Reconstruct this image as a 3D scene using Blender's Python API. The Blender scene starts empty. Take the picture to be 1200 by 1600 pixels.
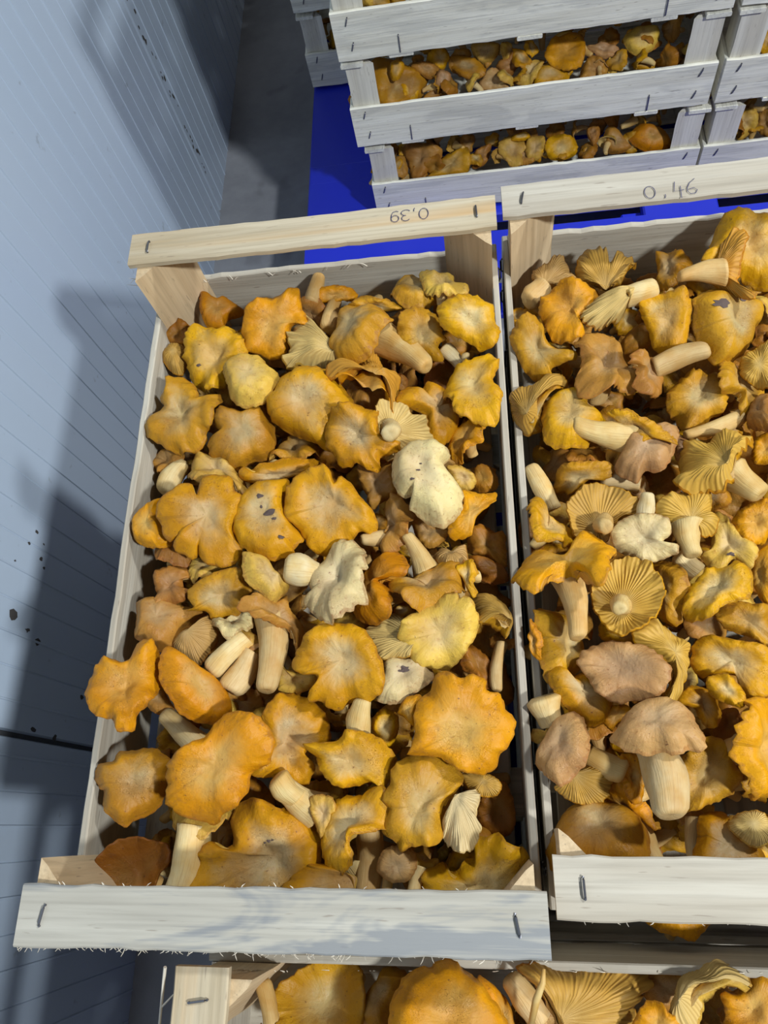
import bpy, math, random
import numpy as np
from mathutils import Matrix, Vector, Euler

# ------------------------------------------------------------------ camera, light, exposure
U = 0.5                       # metres per modelling unit
HC = 2.55                     # camera height above the floor, in units
SC = bpy.context.scene
COL = SC.collection
R = np.array([[0.98918958, 0.05373158, 0.13644373],
              [0.0031127, 0.92254932, -0.38586665],
              [-0.1466093, 0.38211998, 0.91240892]])     # camera axes in the world
FPX = 1170.0                  # focal length for a 1600 px tall picture

cd = bpy.data.cameras.new('camera')
cam = bpy.data.objects.new('camera', cd)
COL.objects.link(cam)
cd.sensor_fit = 'VERTICAL'
cd.sensor_height = 36
cd.lens = FPX / 1600 * 36
cd.clip_start = .02
m4 = Matrix([list(R[i]) + [0] for i in range(3)] + [[0, 0, 0, 1]])
m4.translation = Vector((0, 0, HC * U))
cam.matrix_world = m4
SC.camera = cam

world = bpy.data.worlds.new('world')
SC.world = world
world.use_nodes = True
world.node_tree.nodes['Background'].inputs[0].default_value = (1.0, .97, .93, 1)
world.node_tree.nodes['Background'].inputs[1].default_value = .10


def ceiling_light(x, y, z, power, size, colr):
    l = bpy.data.lights.new('ceiling_lamp', 'AREA')
    l.shape = 'DISK'
    l.size = size
    l.energy = power
    l.color = colr
    o = bpy.data.objects.new('ceiling_lamp', l)
    o.location = (x * U, y * U, (z + HC) * U)
    o.rotation_euler = (Vector((-.1, .5, -1.2)) - Vector((x, y, z))).to_track_quat('-Z', 'Y').to_euler()
    COL.objects.link(o)


ceiling_light(2.75, -1.45, 2.4, 55, .17, (.93, .975, 1.0))
ceiling_light(2.75, 2.0, 2.4, 35, .17, (.93, .975, 1.0))
SC.view_settings.view_transform = 'Standard'
SC.view_settings.look = 'None'
SC.view_settings.exposure = 0.0
SC.view_settings.gamma = 1
SC.view_settings.use_curve_mapping = False


# ------------------------------------------------------------------ helpers
def s2l(c):
    return tuple(((v / 255) / 12.92 if v / 255 <= .04045 else ((v / 255 + .055) / 1.055) ** 2.4) for v in c) + (1,)


def W(x, y, z):
    return Vector((x * U, y * U, (z + HC) * U))


def tag(o, label=None, cat=None, group=None, kind=None):
    if label: o['label'] = label
    if cat: o['category'] = cat
    if group: o['group'] = group
    if kind: o['kind'] = kind
    return o


def empty(name, loc, rz=0, parent=None):
    o = bpy.data.objects.new(name, None)
    o.empty_display_size = .02
    o.location = loc
    o.rotation_euler = (0, 0, rz)
    o.parent = parent
    COL.objects.link(o)
    return o


def mesh_obj(name, v, f, mat, parent=None, uv=None, smooth=False, loc=None, mats=None):
    me = bpy.data.meshes.new(name)
    me.from_pydata([tuple(p) for p in v], [], f)
    if uv is not None:
        lay = me.uv_layers.new(name='UVMap')
        idx = np.empty(len(me.loops), dtype=np.int32)
        me.loops.foreach_get('vertex_index', idx)
        lay.data.foreach_set('uv', np.asarray(uv, dtype=np.float32)[idx].ravel())
    me.materials.append(mat)
    if smooth:
        me.polygons.foreach_set('use_smooth', [True] * len(me.polygons))
    me.update()
    o = bpy.data.objects.new(name, me)
    o.parent = parent
    if loc is not None: o.location = loc
    COL.objects.link(o)
    return o


class NT:
    """small wrapper to write node trees tersely"""
    def __init__(s, name):
        s.m = bpy.data.materials.new(name)
        s.m.use_nodes = True
        s.t = s.m.node_tree
        s.b = s.t.nodes['Principled BSDF']

    def n(s, typ, ins=None, **kw):
        nd = s.t.nodes.new(typ)
        for k, v in kw.items(): setattr(nd, k, v)
        for k, v in (ins or {}).items():
            if isinstance(v, bpy.types.NodeSocket): s.t.links.new(v, nd.inputs[k])
            else: nd.inputs[k].default_value = v
        return nd

    def math(s, op, a, b=0.0):
        return s.n('ShaderNodeMath', {0: a, 1: b}, operation=op).outputs[0]

    def mix(s, f, a, b, mode='MIX'):
        return s.n('ShaderNodeMix', {0: f, 6: a, 7: b}, data_type='RGBA', blend_type=mode).outputs[2]

    def ramp(s, f, stops):
        nd = s.n('ShaderNodeValToRGB', {0: f})
        e = nd.color_ramp.elements
        while len(e) < len(stops): e.new(.5)
        for i, (p, c) in enumerate(stops):
            e[i].position = p
            e[i].color = c if len(c) == 4 else tuple(c) + (1,)
        return nd.outputs[0]

    def noise(s, vec, scale, detail=3, rough=.55, dist=0):
        return s.n('ShaderNodeTexNoise', {'Vector': vec, 'Scale': scale, 'Detail': detail, 'Roughness': rough, 'Distortion': dist}).outputs[0]

    def vmap(s, vec, sc, loc=(0, 0, 0)):
        return s.n('ShaderNodeMapping', {'Vector': vec, 'Scale': sc, 'Location': loc}).outputs[0]

    def out(s, color=None, rough=None, bump=None, strength=.3, dist=.002):
        if color is not None: s.t.links.new(color, s.b.inputs['Base Color'])
        if rough is not None:
            if isinstance(rough, float): s.b.inputs['Roughness'].default_value = rough
            else: s.t.links.new(rough, s.b.inputs['Roughness'])
        if bump is not None:
            b = s.n('ShaderNodeBump', {'Height': bump, 'Strength': strength, 'Distance': dist})
            s.t.links.new(b.outputs[0], s.b.inputs['Normal'])
        return s.m


def g(v): return (v, v, v, 1)


def wood_mat(name, base, dark, stain=0.0, rough=.75, tan=0.0):
    """pale peeled poplar; the grain runs along the board's local X"""
    k = NT(name)
    tc = k.n('ShaderNodeTexCoord').outputs['Object']
    oi = k.n('ShaderNodeObjectInfo').outputs['Random']
    off = k.n('ShaderNodeCombineXYZ', {0: k.math('MULTIPLY', oi, 7.3), 1: k.math('MULTIPLY', oi, 3.1), 2: oi}).outputs[0]
    v = k.n('ShaderNodeVectorMath', {0: tc, 1: off}, operation='ADD').outputs[0]
    fine = k.noise(k.vmap(v, (9, 330, 330)), 1, 4, .6)
    med = k.noise(k.vmap(v, (4, 60, 60)), 1, 3, .5, .5)
    spk = k.noise(k.vmap(v, (60, 420, 420)), 1, 1, .5)
    c = k.mix(k.ramp(med, [(.35, g(0)), (.68, g(1))]), s2l(base), s2l(dark))
    c = k.mix(k.math('MULTIPLY', k.ramp(fine, [(.45, g(0)), (.75, g(1))]), .5), c, s2l([x * .82 for x in dark]))
    c = k.mix(k.math('MULTIPLY', k.ramp(spk, [(.70, g(0)), (.76, g(1))]), .45), c, s2l((120, 105, 90)))
    if tan:
        st = k.noise(k.vmap(v, (2.2, 34, 34)), 1, 2, .5, 1.0)
        c = k.mix(k.math('MULTIPLY', k.ramp(st, [(.5, g(0)), (.72, g(1))]), tan), c, s2l((205, 165, 110)))
    if stain:
        st = k.noise(k.vmap(v, (6, 30, 30)), 1, 4, .6, .8)
        st = k.math('ADD', st, k.math('MULTIPLY', k.math('SUBTRACT', fine, .5), .22))
        c = k.mix(k.math('MULTIPLY', k.ramp(st, [(.485, g(0)), (.575, g(1))]), stain), c, s2l((128, 132, 136)))
    return k.out(c, rough, fine, .35, .0012)


M = {}
M['wood'] = wood_mat('pale_wood', (194, 187, 171), (172, 162, 144))
M['wood_tan'] = wood_mat('tan_wood', (200, 187, 160), (180, 162, 130), tan=.7)
M['wood_stained'] = wood_mat('stained_wood', (194, 190, 177), (170, 165, 152), stain=.8)
M['wood_grey'] = wood_mat('grey_wood', (240, 238, 224), (222, 218, 202), stain=.22)
M['post_grey'] = wood_mat('grey_post_wood', (226, 222, 208), (206, 200, 184))
M['debris'] = None
M['wood_post'] = wood_mat('post_wood', (214, 190, 152), (194, 168, 130))


def simple(name, c, rough=.5, metal=0.0):
    k = NT(name)
    k.b.inputs['Base Color'].default_value = s2l(c)
    k.b.inputs['Roughness'].default_value = rough
    k.b.inputs['Metallic'].default_value = metal
    return k.m


M['staple'] = simple('staple_metal', (120, 120, 125), .35, .9)
M['ink'] = simple('ink', (62, 62, 96), .6)
M['debris'] = simple('dark_debris', (88, 72, 66), .8)
M['fibre'] = simple('wood_fibre', (225, 215, 196), .8)


def wall_mat():
    k = NT('wall_paint')
    tc = k.n('ShaderNodeTexCoord').outputs['Object']
    n1 = k.noise(tc, 3, 3)
    n2 = k.noise(k.vmap(tc, (1, 1, 1), (3, 1, 7)), 26, 3, .7)
    c = k.mix(n1, s2l((172, 188, 206)), s2l((182, 195, 210)))
    low = k.n('ShaderNodeSeparateXYZ', {0: tc}).outputs[2]
    spots = k.math('MULTIPLY', k.ramp(n2, [(.66, g(0)), (.71, g(1))]), .35)
    c = k.mix(spots, c, s2l((120, 125, 125)))
    return k.out(c, .38, n1, .05, .002)


def floor_mat():
    k = NT('concrete_floor')
    tc = k.n('ShaderNodeTexCoord').outputs['Object']
    n1 = k.noise(tc, 2.6, 4, .6, .4)
    n2 = k.noise(tc, 30, 4, .65)
    n3 = k.noise(k.vmap(tc, (1, 1, 1), (5, 5, 5)), 9, 2)
    c = k.mix(k.ramp(n1, [(.35, g(0)), (.65, g(1))]), s2l((128, 130, 136)), s2l((170, 172, 178)))
    c = k.mix(k.math('MULTIPLY', k.ramp(n3, [(.62, g(0)), (.72, g(1))]), .5), c, s2l((62, 60, 60)))
    c = k.mix(.12, c, n2 and k.ramp(n2, [(.3, g(.05)), (.7, g(.4))]))
    return k.out(c, .5, n2, .25, .003)


def plastic_mat():
    k = NT('blue_plastic')
    tc = k.n('ShaderNodeTexCoord').outputs['Object']
    n = k.noise(tc, 12, 3)
    c = k.mix(k.math('MULTIPLY', n, .5), s2l((24, 40, 196)), s2l((40, 58, 180)))
    return k.out(c, .42, n, .05, .001)


M['wall'] = wall_mat()
M['floor'] = floor_mat()
M['plastic'] = plastic_mat()
M['joint'] = simple('joint_sealant', (70, 72, 74), .8)
M['dirt'] = simple('dirt_mark', (66, 62, 60), .9)

# ------------------------------------------------------------------ structure
XW, ZF = -1.16, -2.55          # wall plane and floor level (units)


def build_wall():
    wall = empty('wall_left', W(XW, 0, ZF))
    tag(wall, 'pale blue-grey ribbed insulated panel wall on the left', kind='structure')
    joints = [-4.70, -2.25, .20, 2.65, 5.10, 7.5]
    for a, b in zip(joints[:-1], joints[1:]):
        prof = [(a + .006, -.012), (a + .010, 0)]
        y = a + .075
        i = 0
        while y < b - .05:
            if i % 2 == 0:          # fine raised rib
                prof += [(y - .0035, 0), (y - .0015, .003), (y + .0015, .003), (y + .0035, 0)]
            else:                   # shallow groove
                prof += [(y - .003, 0), (y - .001, -.0022), (y + .001, -.0022), (y + .003, 0)]
            y += .0775
            i += 1
        prof += [(b - .010, 0), (b - .006, -.012)]
        v, f = [], []
        for (yy, h) in prof:
            v += [(h * U, yy * U, 0), (h * U, yy * U, 6.0 * U)]
        for j in range(len(prof) - 1):
            f.append((2 * j, 2 * j + 2, 2 * j + 3, 2 * j + 1))
        mesh_obj('wall_panel', v, f, M['wall'], wall)
        # sealant in the joint
        v = [(-.012 * U, (b - .007) * U, 0), (-.012 * U, (b + .007) * U, 0), (-.012 * U, (b + .007) * U, 6 * U), (-.012 * U, (b - .007) * U, 6 * U)]
        mesh_obj('joint_sealant', v, [(0, 1, 2, 3)], M['joint'], wall)
    # dirt specks on the panel
    rnd = random.Random(4)
    v, f = [], []
    spots = [(.70, -1.66, .006), (.68, -1.70, .004), (.66, -1.64, .004), (.64, -1.70, .006), (.62, -1.72, .004), (.60, -1.60, .003),
             (.47, -1.63, .014), (.45, -1.70, .007), (.43, -1.75, .010), (.33, -2.0, .008), (.32, -2.05, .008), (.31, -2.1, .007),
             (.22, -1.8, .008), (.21, -1.9, .008), (.23, -2.3, .012)]
    for t in range(40):
        z = -1.15 - 1.2 * rnd.random()
        spots.append((2.69 + rnd.uniform(-.018, .018), z, rnd.uniform(.004, .010)))
    for (yy, zz, r) in spots:
        b0 = len(v)
        n = 8
        v.append((.0012 * U, yy * U, (zz - ZF) * U))
        for q in range(n):
            a = q * 2 * math.pi / n
            rr = r * rnd.uniform(.5, 1.2)
            v.append((.0004 * U, (yy + rr * math.cos(a)) * U, (zz - ZF + rr * 1.5 * math.sin(a)) * U))
        for q in range(n): f.append((b0, b0 + 1 + q, b0 + 1 + (q + 1) % n))
    tag(mesh_obj('dirt_marks', v, f, M['dirt'], wall), kind='stuff')


build_wall()
fl = mesh_obj('floor', [(-.05, -3, 0), (5, -3, 0), (5, 5, 0), (-.05, 5, 0), (-.05, -3, -.1), (5, -3, -.1), (5, 5, -.1), (-.05, 5, -.1)],
              [(0, 1, 2, 3), (7, 6, 5, 4), (0, 4, 5, 1), (1, 5, 6, 2), (2, 6, 7, 3), (3, 7, 4, 0)], M['floor'], loc=W(XW, 0, ZF))
tag(fl, 'dark stained concrete floor', kind='structure')


# ------------------------------------------------------------------ boards and crates
def board(name, L, B, T, mat, parent, loc, rot=(0, 0, 0), seed=0, rag=.0025, nseg=28, chamfer=0):
    """plank: length along local X, breadth along Y, thickness along Z; slightly ragged sawn edges (units)"""
    rnd = random.Random(seed * 77 + 5)
    v, f = [], []
    for i in range(nseg + 1):
        x = -L / 2 + L * i / nseg
        e1 = rag * rnd.uniform(-1, .6)
        e2 = rag * rnd.uniform(-.6, 1)
        w = .0012 * math.sin(3 * x + seed) * 1
        t = T / 2
        ch = min(T * .25, .002)
        ring = [(-B / 2 + e1 + ch, -t), (-B / 2 + e1, -t + ch), (-B / 2 + e1, t - ch), (-B / 2 + e1 + ch, t),
                (B / 2 + e2 - ch, t), (B / 2 + e2, t - ch), (B / 2 + e2, -t + ch), (B / 2 + e2 - ch, -t)]
        xe = x + (rag * rnd.uniform(-1, 1) if i in (0, nseg) else 0)
        for (yy, zz) in ring: v.append((xe * U, (yy) * U, (zz + w) * U))
    n = 8
    for i in range(nseg):
        for j in range(n):
            a, b = i * n + j, i * n + (j + 1) % n
            f.append((a, a + n, b + n, b))
    f.append(tuple(range(n)))
    f.append(tuple(reversed(range(nseg * n, nseg * n + n))))
    o = mesh_obj(name, v, f, mat, parent)
    o.location = Vector(loc) * U
    o.rotation_euler = rot
    return o


def prism(name, pts, z0, z1, mat, parent, seed=0):
    """vertical corner post; the mesh is laid along local X so the grain runs up the post"""
    rnd = random.Random(seed)
    n = len(pts)
    v, f = [], []
    H = z1 - z0
    segs = 6
    for i in range(segs + 1):
        for (x, y) in pts:
            j = .001
            v.append(((H * i / segs) * U, (x + rnd.uniform(-j, j)) * U, (y + rnd.uniform(-j, j)) * U))
    for i in range(segs):
        for j in range(n):
            a, b = i * n + j, i * n + (j + 1) % n
            f.append((a, b, b + n, a + n))
    f.append(tuple(reversed(range(n))))
    f.append(tuple(range(segs * n, segs * n + n)))
    o = mesh_obj(name, v, f, mat, parent)
    # local X -> world Z, local Y -> world X, local Z -> world Y
    o.matrix_local = Matrix(((0, 1, 0, 0), (0, 0, 1, 0), (1, 0, 0, z0 * U), (0, 0, 0, 1)))
    return o


def tube(path, rad, n=6):
    v, f = [], []
    path = [Vector(p) for p in path]
    for i, p in enumerate(path):
        d = (path[min(i + 1, len(path) - 1)] - path[max(i - 1, 0)]).normalized()
        a = d.orthogonal().normalized()
        b = d.cross(a)
        r = rad[i] if isinstance(rad, (list, tuple)) else rad
        for q in range(n):
            t = 2 * math.pi * q / n
            v.append(p + (a * math.cos(t) + b * math.sin(t)) * r)
    for i in range(len(path) - 1):
        for q in range(n):
            f.append((i * n + q, i * n + (q + 1) % n, (i + 1) * n + (q + 1) % n, (i + 1) * n + q))
    f.append(tuple(reversed(range(n))))
    f.append(tuple(range((len(path) - 1) * n, len(path) * n)))
    return v, f


def staple(parent, p, d, nrm, ln=.03, r=.0016):
    """wire staple: crown of length ln along d, lying proud of the face with normal nrm (parent's units)"""
    p, d, nrm = Vector(p), Vector(d).normalized(), Vector(nrm).normalized()
    h = .0035
    a, b = p - d * ln / 2, p + d * ln / 2
    pts = [a - nrm * .004, a + nrm * h * .6, a + d * .003 + nrm * h, b - d * .003 + nrm * h, b + nrm * h * .6, b - nrm * .004]
    v, f = tube([q * U for q in pts], r * U, 5)
    return mesh_obj('staple', v, f, M['staple'], parent)


def fibres(parent, a, b, out, n, seed, ln=.014):
    """torn wood fibres along an edge, one countless tuft"""
    rnd = random.Random(seed)
    a, b, out = Vector(a), Vector(b), Vector(out)
    V_, F_ = [], []
    dirv = (b - a).normalized()
    for i in range(n):
        t = rnd.random() ** .8
        p = a.lerp(b, t)
        l = ln * rnd.uniform(.3, 1.3)
        s = rnd.choice((-1, 1)) * rnd.uniform(.3, 1.6)
        e = p + (out + dirv * s).normalized() * l + Vector((0, 0, rnd.uniform(-.3, .3) * l))
        m = p.lerp(e, .5) + out * .1 * l
        v, f = tube([p * U, m * U, e * U], [.0007 * U, .0006 * U, .0002 * U], 3)
        k = len(V_)
        V_ += v
        F_ += [tuple(x + k for x in q) for q in f]
    return tag(mesh_obj('wood_fibres', V_, F_, M['fibre'], parent), kind='stuff')


CL, CW = 1.15, .665


def crate(x, y, ztop, rz, label, group, bh=.168, H=.30, fall=.124, m_side='wood', m_slat=('wood', 'wood'), seed=0, L=CL, Wd=CW, detail=True, slat_proud=0.0):
    """wooden tray; local X is the long axis, x,y its centre, ztop the top of its end slats (units)"""
    root = empty('wooden_crate', W(x, y, ztop - H), rz)
    tag(root, label, 'crate', group)
    T = .012
    rim = H - fall
    b0 = rim - bh
    ms = M[m_side]
    for s in (-1, 1):
        o = board('side_board', L, bh, T, ms, root, (0, s * (Wd / 2 - T / 2), b0 + bh / 2), (math.pi / 2, 0, 0), seed + s * 3)
    for s in (-1, 1):
        board('end_board', Wd - 2 * T, bh, T, ms, root, (s * (L / 2 - T / 2), 0, b0 + bh / 2), (math.pi / 2, 0, math.pi / 2), seed + 11 + s)
    TS = .013
    for sx in (-1, 1):
        for sy in (-1, 1):
            cx, cy = sx * (L / 2 - T), sy * (Wd / 2 - T)
            pts = [(cx, cy), (cx - sx * .088, cy), (cx - sx * .080, cy - sy * .010), (cx - sx * .010, cy - sy * .076), (cx, cy - sy * .084)]
            if sx * sy < 0: pts = pts[::-1]
            prism('corner_post', pts, b0, H - TS, M['post_grey' if m_side == 'wood_grey' else 'wood_post'], root, seed + sx + 2 * sy)
    slats = []
    for i, s in enumerate((-1, 1)):
        o = board('handle_slat', Wd, .070, TS, M[m_slat[i]], root, (s * (L / 2 - .035 + slat_proud), 0, H - TS / 2), (0, 0, math.pi / 2), seed + 21 + s, rag=.0018)
        slats.append(o)
        if detail:
            for sy in (-1, 1):
                rr = random.Random(seed * 9 + s * 2 + sy)
                a = rr.uniform(-.3, .3)
                staple(root, (s * (L / 2 - .035), sy * (Wd / 2 - .035), H), (math.cos(a), math.sin(a), 0), (0, 0, 1), .024)
    # base: five long slats on three cross battens
    for k in range(5):
        board('base_slat', L - 2 * T, .10, .008, ms, root, (0, (k - 2) * .126, b0 + .010), (0, 0, 0), seed + 31 + k, nseg=10)
    for k in (-1, 0, 1):
        board('cross_batten', Wd - .002, .075, .012, ms, root, (k * (L / 2 - .19), 0, b0 - .005), (0, 0, math.pi / 2), seed + 41 + k, nseg=10)
    # staples through the long side boards: two slanting ones per post and an upright one over each batten
    if detail:
        for sy in (-1, 1):
            for sx in (-1, 1):
                for (dx, dz) in ((.045, bh * .82), (.05, bh * .3)):
                    staple(root, (sx * (L / 2 - dx), sy * Wd / 2, b0 + dz), (.35, 0, 1), (0, sy, 0), .026, .0020)
                staple(root, (sx * (L / 2 - .19), sy * Wd / 2, b0 + .035), (.0, 0, 1), (0, sy, 0), .055, .0020)
    return root, slats


R90 = math.pi / 2
ax, ay = (-.622 + .045) / 2, (1.008 - .142) / 2
crateA, slA = crate(ax, ay, -1.0, R90, 'front left wooden crate of chanterelles marked 0,39 on its far slat', None, m_slat=('wood_stained', 'wood_tan'), seed=1)
bx, by = .055 + CW / 2, (1.047 - .104) / 2
crateB, slB = crate(bx, by, -1.02, R90, 'front right wooden crate of chanterelles marked 0,46 on its far slat', None, m_slat=('wood', 'wood'), seed=2)
cxx, cyy = -.424 + CL / 2, -.168 - CW / 2
crateC, slC = crate(cxx, cyy, -1.05, 0, 'wooden crate of chanterelles at the bottom edge, lying crosswise', None, m_slat=('wood_tan', 'wood'), seed=3, bh=.18, fall=.13, H=.32)

gA = 'lower crates in the front stacks'
for i in (1, 2, 3):
    nm = ['', 'second', 'third', 'fourth'][i]
    crate(ax + .004 * i, ay, -1.0 - .30 * i, R90, 'wooden crate %s from top in the front left stack' % nm, gA, seed=50 + i, detail=False, bh=.160)
    crate(bx + .004 * i, by - .01 * i, -1.02 - .008 - .292 * i, R90, 'wooden crate %s from top in the front right stack' % nm, gA, seed=60 + i, detail=False, H=.29, bh=.158)
    crate(cxx + .005 * i, cyy - .002 * i, -1.07 - .3 * i - .002, 0, 'wooden crate %s from top in the crosswise stack' % nm, gA, seed=70 + i, detail=False, H=.225 if i == 3 else .296, bh=.09 if i == 3 else .160)

# background stacks: long sides face the camera
gB = 'crates stacked on the blue pallet behind'
BGX = -.375 + CL / 2
bg = []
for i, (zt, dx) in enumerate([(-1.882, .020), (-1.562, 0), (-1.247, .000), (-.932, .01), (-.617, 0)]):
    nm = ['bottom', 'second', 'third', 'fourth', 'fifth'][i]
    r, _ = crate(BGX + dx, 2.16 + CW / 2, zt, 0, 'greyish wooden crate, %s from pallet in the rear middle stack' % nm, gB, bh=.148, H=.318 if i else .318, fall=.155, m_side='wood_grey', m_slat=('wood_grey', 'wood_grey'), seed=80 + i)
    bg.append(r)
    r2, _ = crate(BGX + CL + .022 + dx * .5, 2.16 + CW / 2, zt, 0, 'wooden crate, %s from pallet in the rear right stack' % nm, gB, bh=.148, H=.318, fall=.155, m_side='wood_grey', m_slat=('wood_grey', 'wood_grey'), seed=90 + i)
    r3, _ = crate(-.64 + CL / 2, 2.91 + CW / 2, zt, 0, 'wooden crate, %s from pallet in the farthest left stack' % nm, gB, bh=.148, H=.318, fall=.155, m_side='wood_grey', m_slat=('wood_grey', 'wood_grey'), seed=100 + i)


# end slat staples that the photograph shows, handwriting and fibres
def strokes(root, zt, x0, y0, sx, sy, lines, r=.0011):
    V_, F_ = [], []
    for ln in lines:
        pts = [Vector(((x0 + sx * p[0]) * U, (y0 + sy * p[1]) * U, zt * U)) for p in ln]
        v, f = tube(pts, r * U, 5)
        for q in v: q.z = zt * U + (q.z - zt * U) * .25
        k = len(V_)
        V_ += v
        F_ += [tuple(i + k for i in q) for q in f]
    return V_, F_


def arc(cx, cy, rx, ry, a0, a1, n=14):
    return [(cx + rx * math.cos(math.radians(a0 + (a1 - a0) * i / n)), cy + ry * math.sin(math.radians(a0 + (a1 - a0) * i / n))) for i in range(n + 1)]


def write_price(name, slat_world, lines, wx, wy, scx, scy, zt):
    """ink strokes lying on a slat; slat objects carry the writing as a sub-part"""
    V_, F_ = strokes(None, 0, 0, 0, scx, scy, lines)
    me = bpy.data.meshes.new(name)
    me.from_pydata([tuple(p) for p in V_], [], F_)
    me.materials.append(M['ink'])
    o = bpy.data.objects.new(name, me)
    COL.objects.link(o)
    return o


d0 = [arc(.35, .5, .33, .5, 90, 450, 20)]
d3 = [arc(.3, .74, .3, .26, 150, -90) + arc(.3, .24, .34, .26, 90, -150)]
d9 = [arc(.3, .70, .28, .30, 0, 360, 16) + [(.58, .6), (.55, .3), (.45, .08), (.2, .0), (.05, .08)]]
comma = [[(.1, .2), (.12, .05), (.05, -.12)]]
d4 = [[(.25, 1.15), (.12, .35), (.75, .42)], [(.55, .75), (.50, -.25)]]
d6 = [[(.75, 1.25), (.4, .95), (.2, .55), (.18, .25), (.35, .02), (.65, .05), (.78, .3), (.6, .5), (.3, .42)]]


def layout(seq):
    out = []
    for (ch, off) in seq:
        for ln in ch: out.append([(p[0] + off, p[1]) for p in ln])
    return out


def ink_on(slat, lines, px, py, zt, sc, flip, slope=0.0):
    """place writing at world (px,py,zt) units, parented to the slat"""
    V_, F_ = [], []
    for ln in lines:
        pts = []
        for (a, b) in ln:
            if flip: a, b = -a, -b
            pts.append(Vector(((px + sc * a) * U, (py + sc * (b + slope * a)) * U, (zt + HC + .0009) * U)))
        v, f = tube(pts, .0007 * U, 5)
        for q in v: q.z = (zt + HC + .0009) * U + (q.z - (zt + HC + .0009) * U) * .3
        k = len(V_)
        V_ += v
        F_ += [tuple(i + k for i in q) for q in f]
    o = mesh_obj('handwritten_number', V_, F_, M['ink'])
    bpy.context.view_layer.update()
    mw = slat.matrix_world.copy()
    o.parent = slat
    o.matrix_parent_inverse = mw.inverted()
    tag(o, 'handwritten figures in thin dark blue ink')
    return o


bpy.context.view_layer.update()
ink_on(slA[1], layout([(d0, 0), (comma, .95), (d3, 1.35), (d9, 2.15)]), -.073, .993, -1.0, .024, True)
ink_on(slB[1], layout([(d0, 0), (comma, 1.15), (d4, 1.7), (d6, 2.45)]), .293, 1.000 - .02, -1.02, .0265, False)
HA = .30
fibres(crateA, (-CL / 2 + .001, -CW / 2, HA - .008), (-CL / 2 + .001, CW / 2, HA - .008), (-1, 0, 0), 120, 5, .009)
fibres(crateA, (-CL / 2 + .068, -CW / 2, HA - .004), (-CL / 2 + .068, CW / 2, HA - .004), (1, 0, 0), 26, 6, .008)
fibres(crateA, (CL / 2 - .07, CW / 2, HA - .03), (CL / 2 - .05, CW / 2, HA - .12), (0, 1, 0), 20, 7, .03)
fibres(crateA, (CL / 2 - .02, -CW / 2 + .2, HA - .124), (CL / 2 - .02, CW / 2 - .05, HA - .124), (.2, 0, 1), 16, 8, .014)
fibres(crateB, (-CL / 2, -CW / 2, HA - .010), (-CL / 2, CW / 2, HA - .010), (-1, 0, 0), 30, 9, .005)
fibres(crateC, (-CL / 2 + .09, CW / 2 - .02, .19), (CL / 2 - .09, CW / 2, .19), (0, .2, 1), 40, 10, .010)
fibres(crateC, (-CL / 2 + .03, CW / 2 - .003, .31), (-CL / 2 + .12, CW / 2 - .02, .20), (.6, .3, .4), 40, 12, .010)
# thin splinter rods beside the crosswise crate
def along(u, v, z):
    d = R @ np.array([u - 600, 800 - v, -FPX])
    return W(*(d * z / d[2]))


s0 = along(254, 1550, -1.08)
v, f = tube([along(258, 1511, -1.07), along(256, 1530, -1.08), along(252, 1572, -1.09), along(247, 1625, -1.11)], [.0022 * U, .0022 * U, .0018 * U, .0016 * U], 6)
sp = mesh_obj('wood_splinter', [p - s0 for p in v], f, M['fibre'], loc=s0)
tag(sp, 'thin pale wood splinter sticking up beside the crosswise crate', 'splinter')
v, f = tube([along(253, 1573, -1.09), along(273, 1552, -1.08)], [.0014 * U, .0010 * U], 5)
mesh_obj('splinter_fork', [p - s0 for p in v], f, M['fibre'], sp)


# ------------------------------------------------------------------ blue pallets
def rbox(v, f, x0, x1, y0, y1, z0, z1, c=.006):
    """box with chamfered edges appended to v,f"""
    k = len(v)
    for (zz, i) in ((z0, c), (z0 + c, 0), (z1 - c, 0), (z1, c)):
        for (px, py) in ((x0 + c, y0 + i), (x1 - c, y0 + i), (x1 - i, y0 + c), (x1 - i, y1 - c), (x1 - c, y1 - i), (x0 + c, y1 - i), (x0 + i, y1 - c), (x0 + i, y0 + c)):
            v.append((px * U, py * U, zz * U))
    for r in range(3):
        for q in range(8):
            a, b = k + r * 8 + q, k + r * 8 + (q + 1) % 8
            f.append((a, b, b + 8, a + 8))
    f.append(tuple(reversed(range(k, k + 8))))
    f.append(tuple(range(k + 24, k + 32)))


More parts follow.
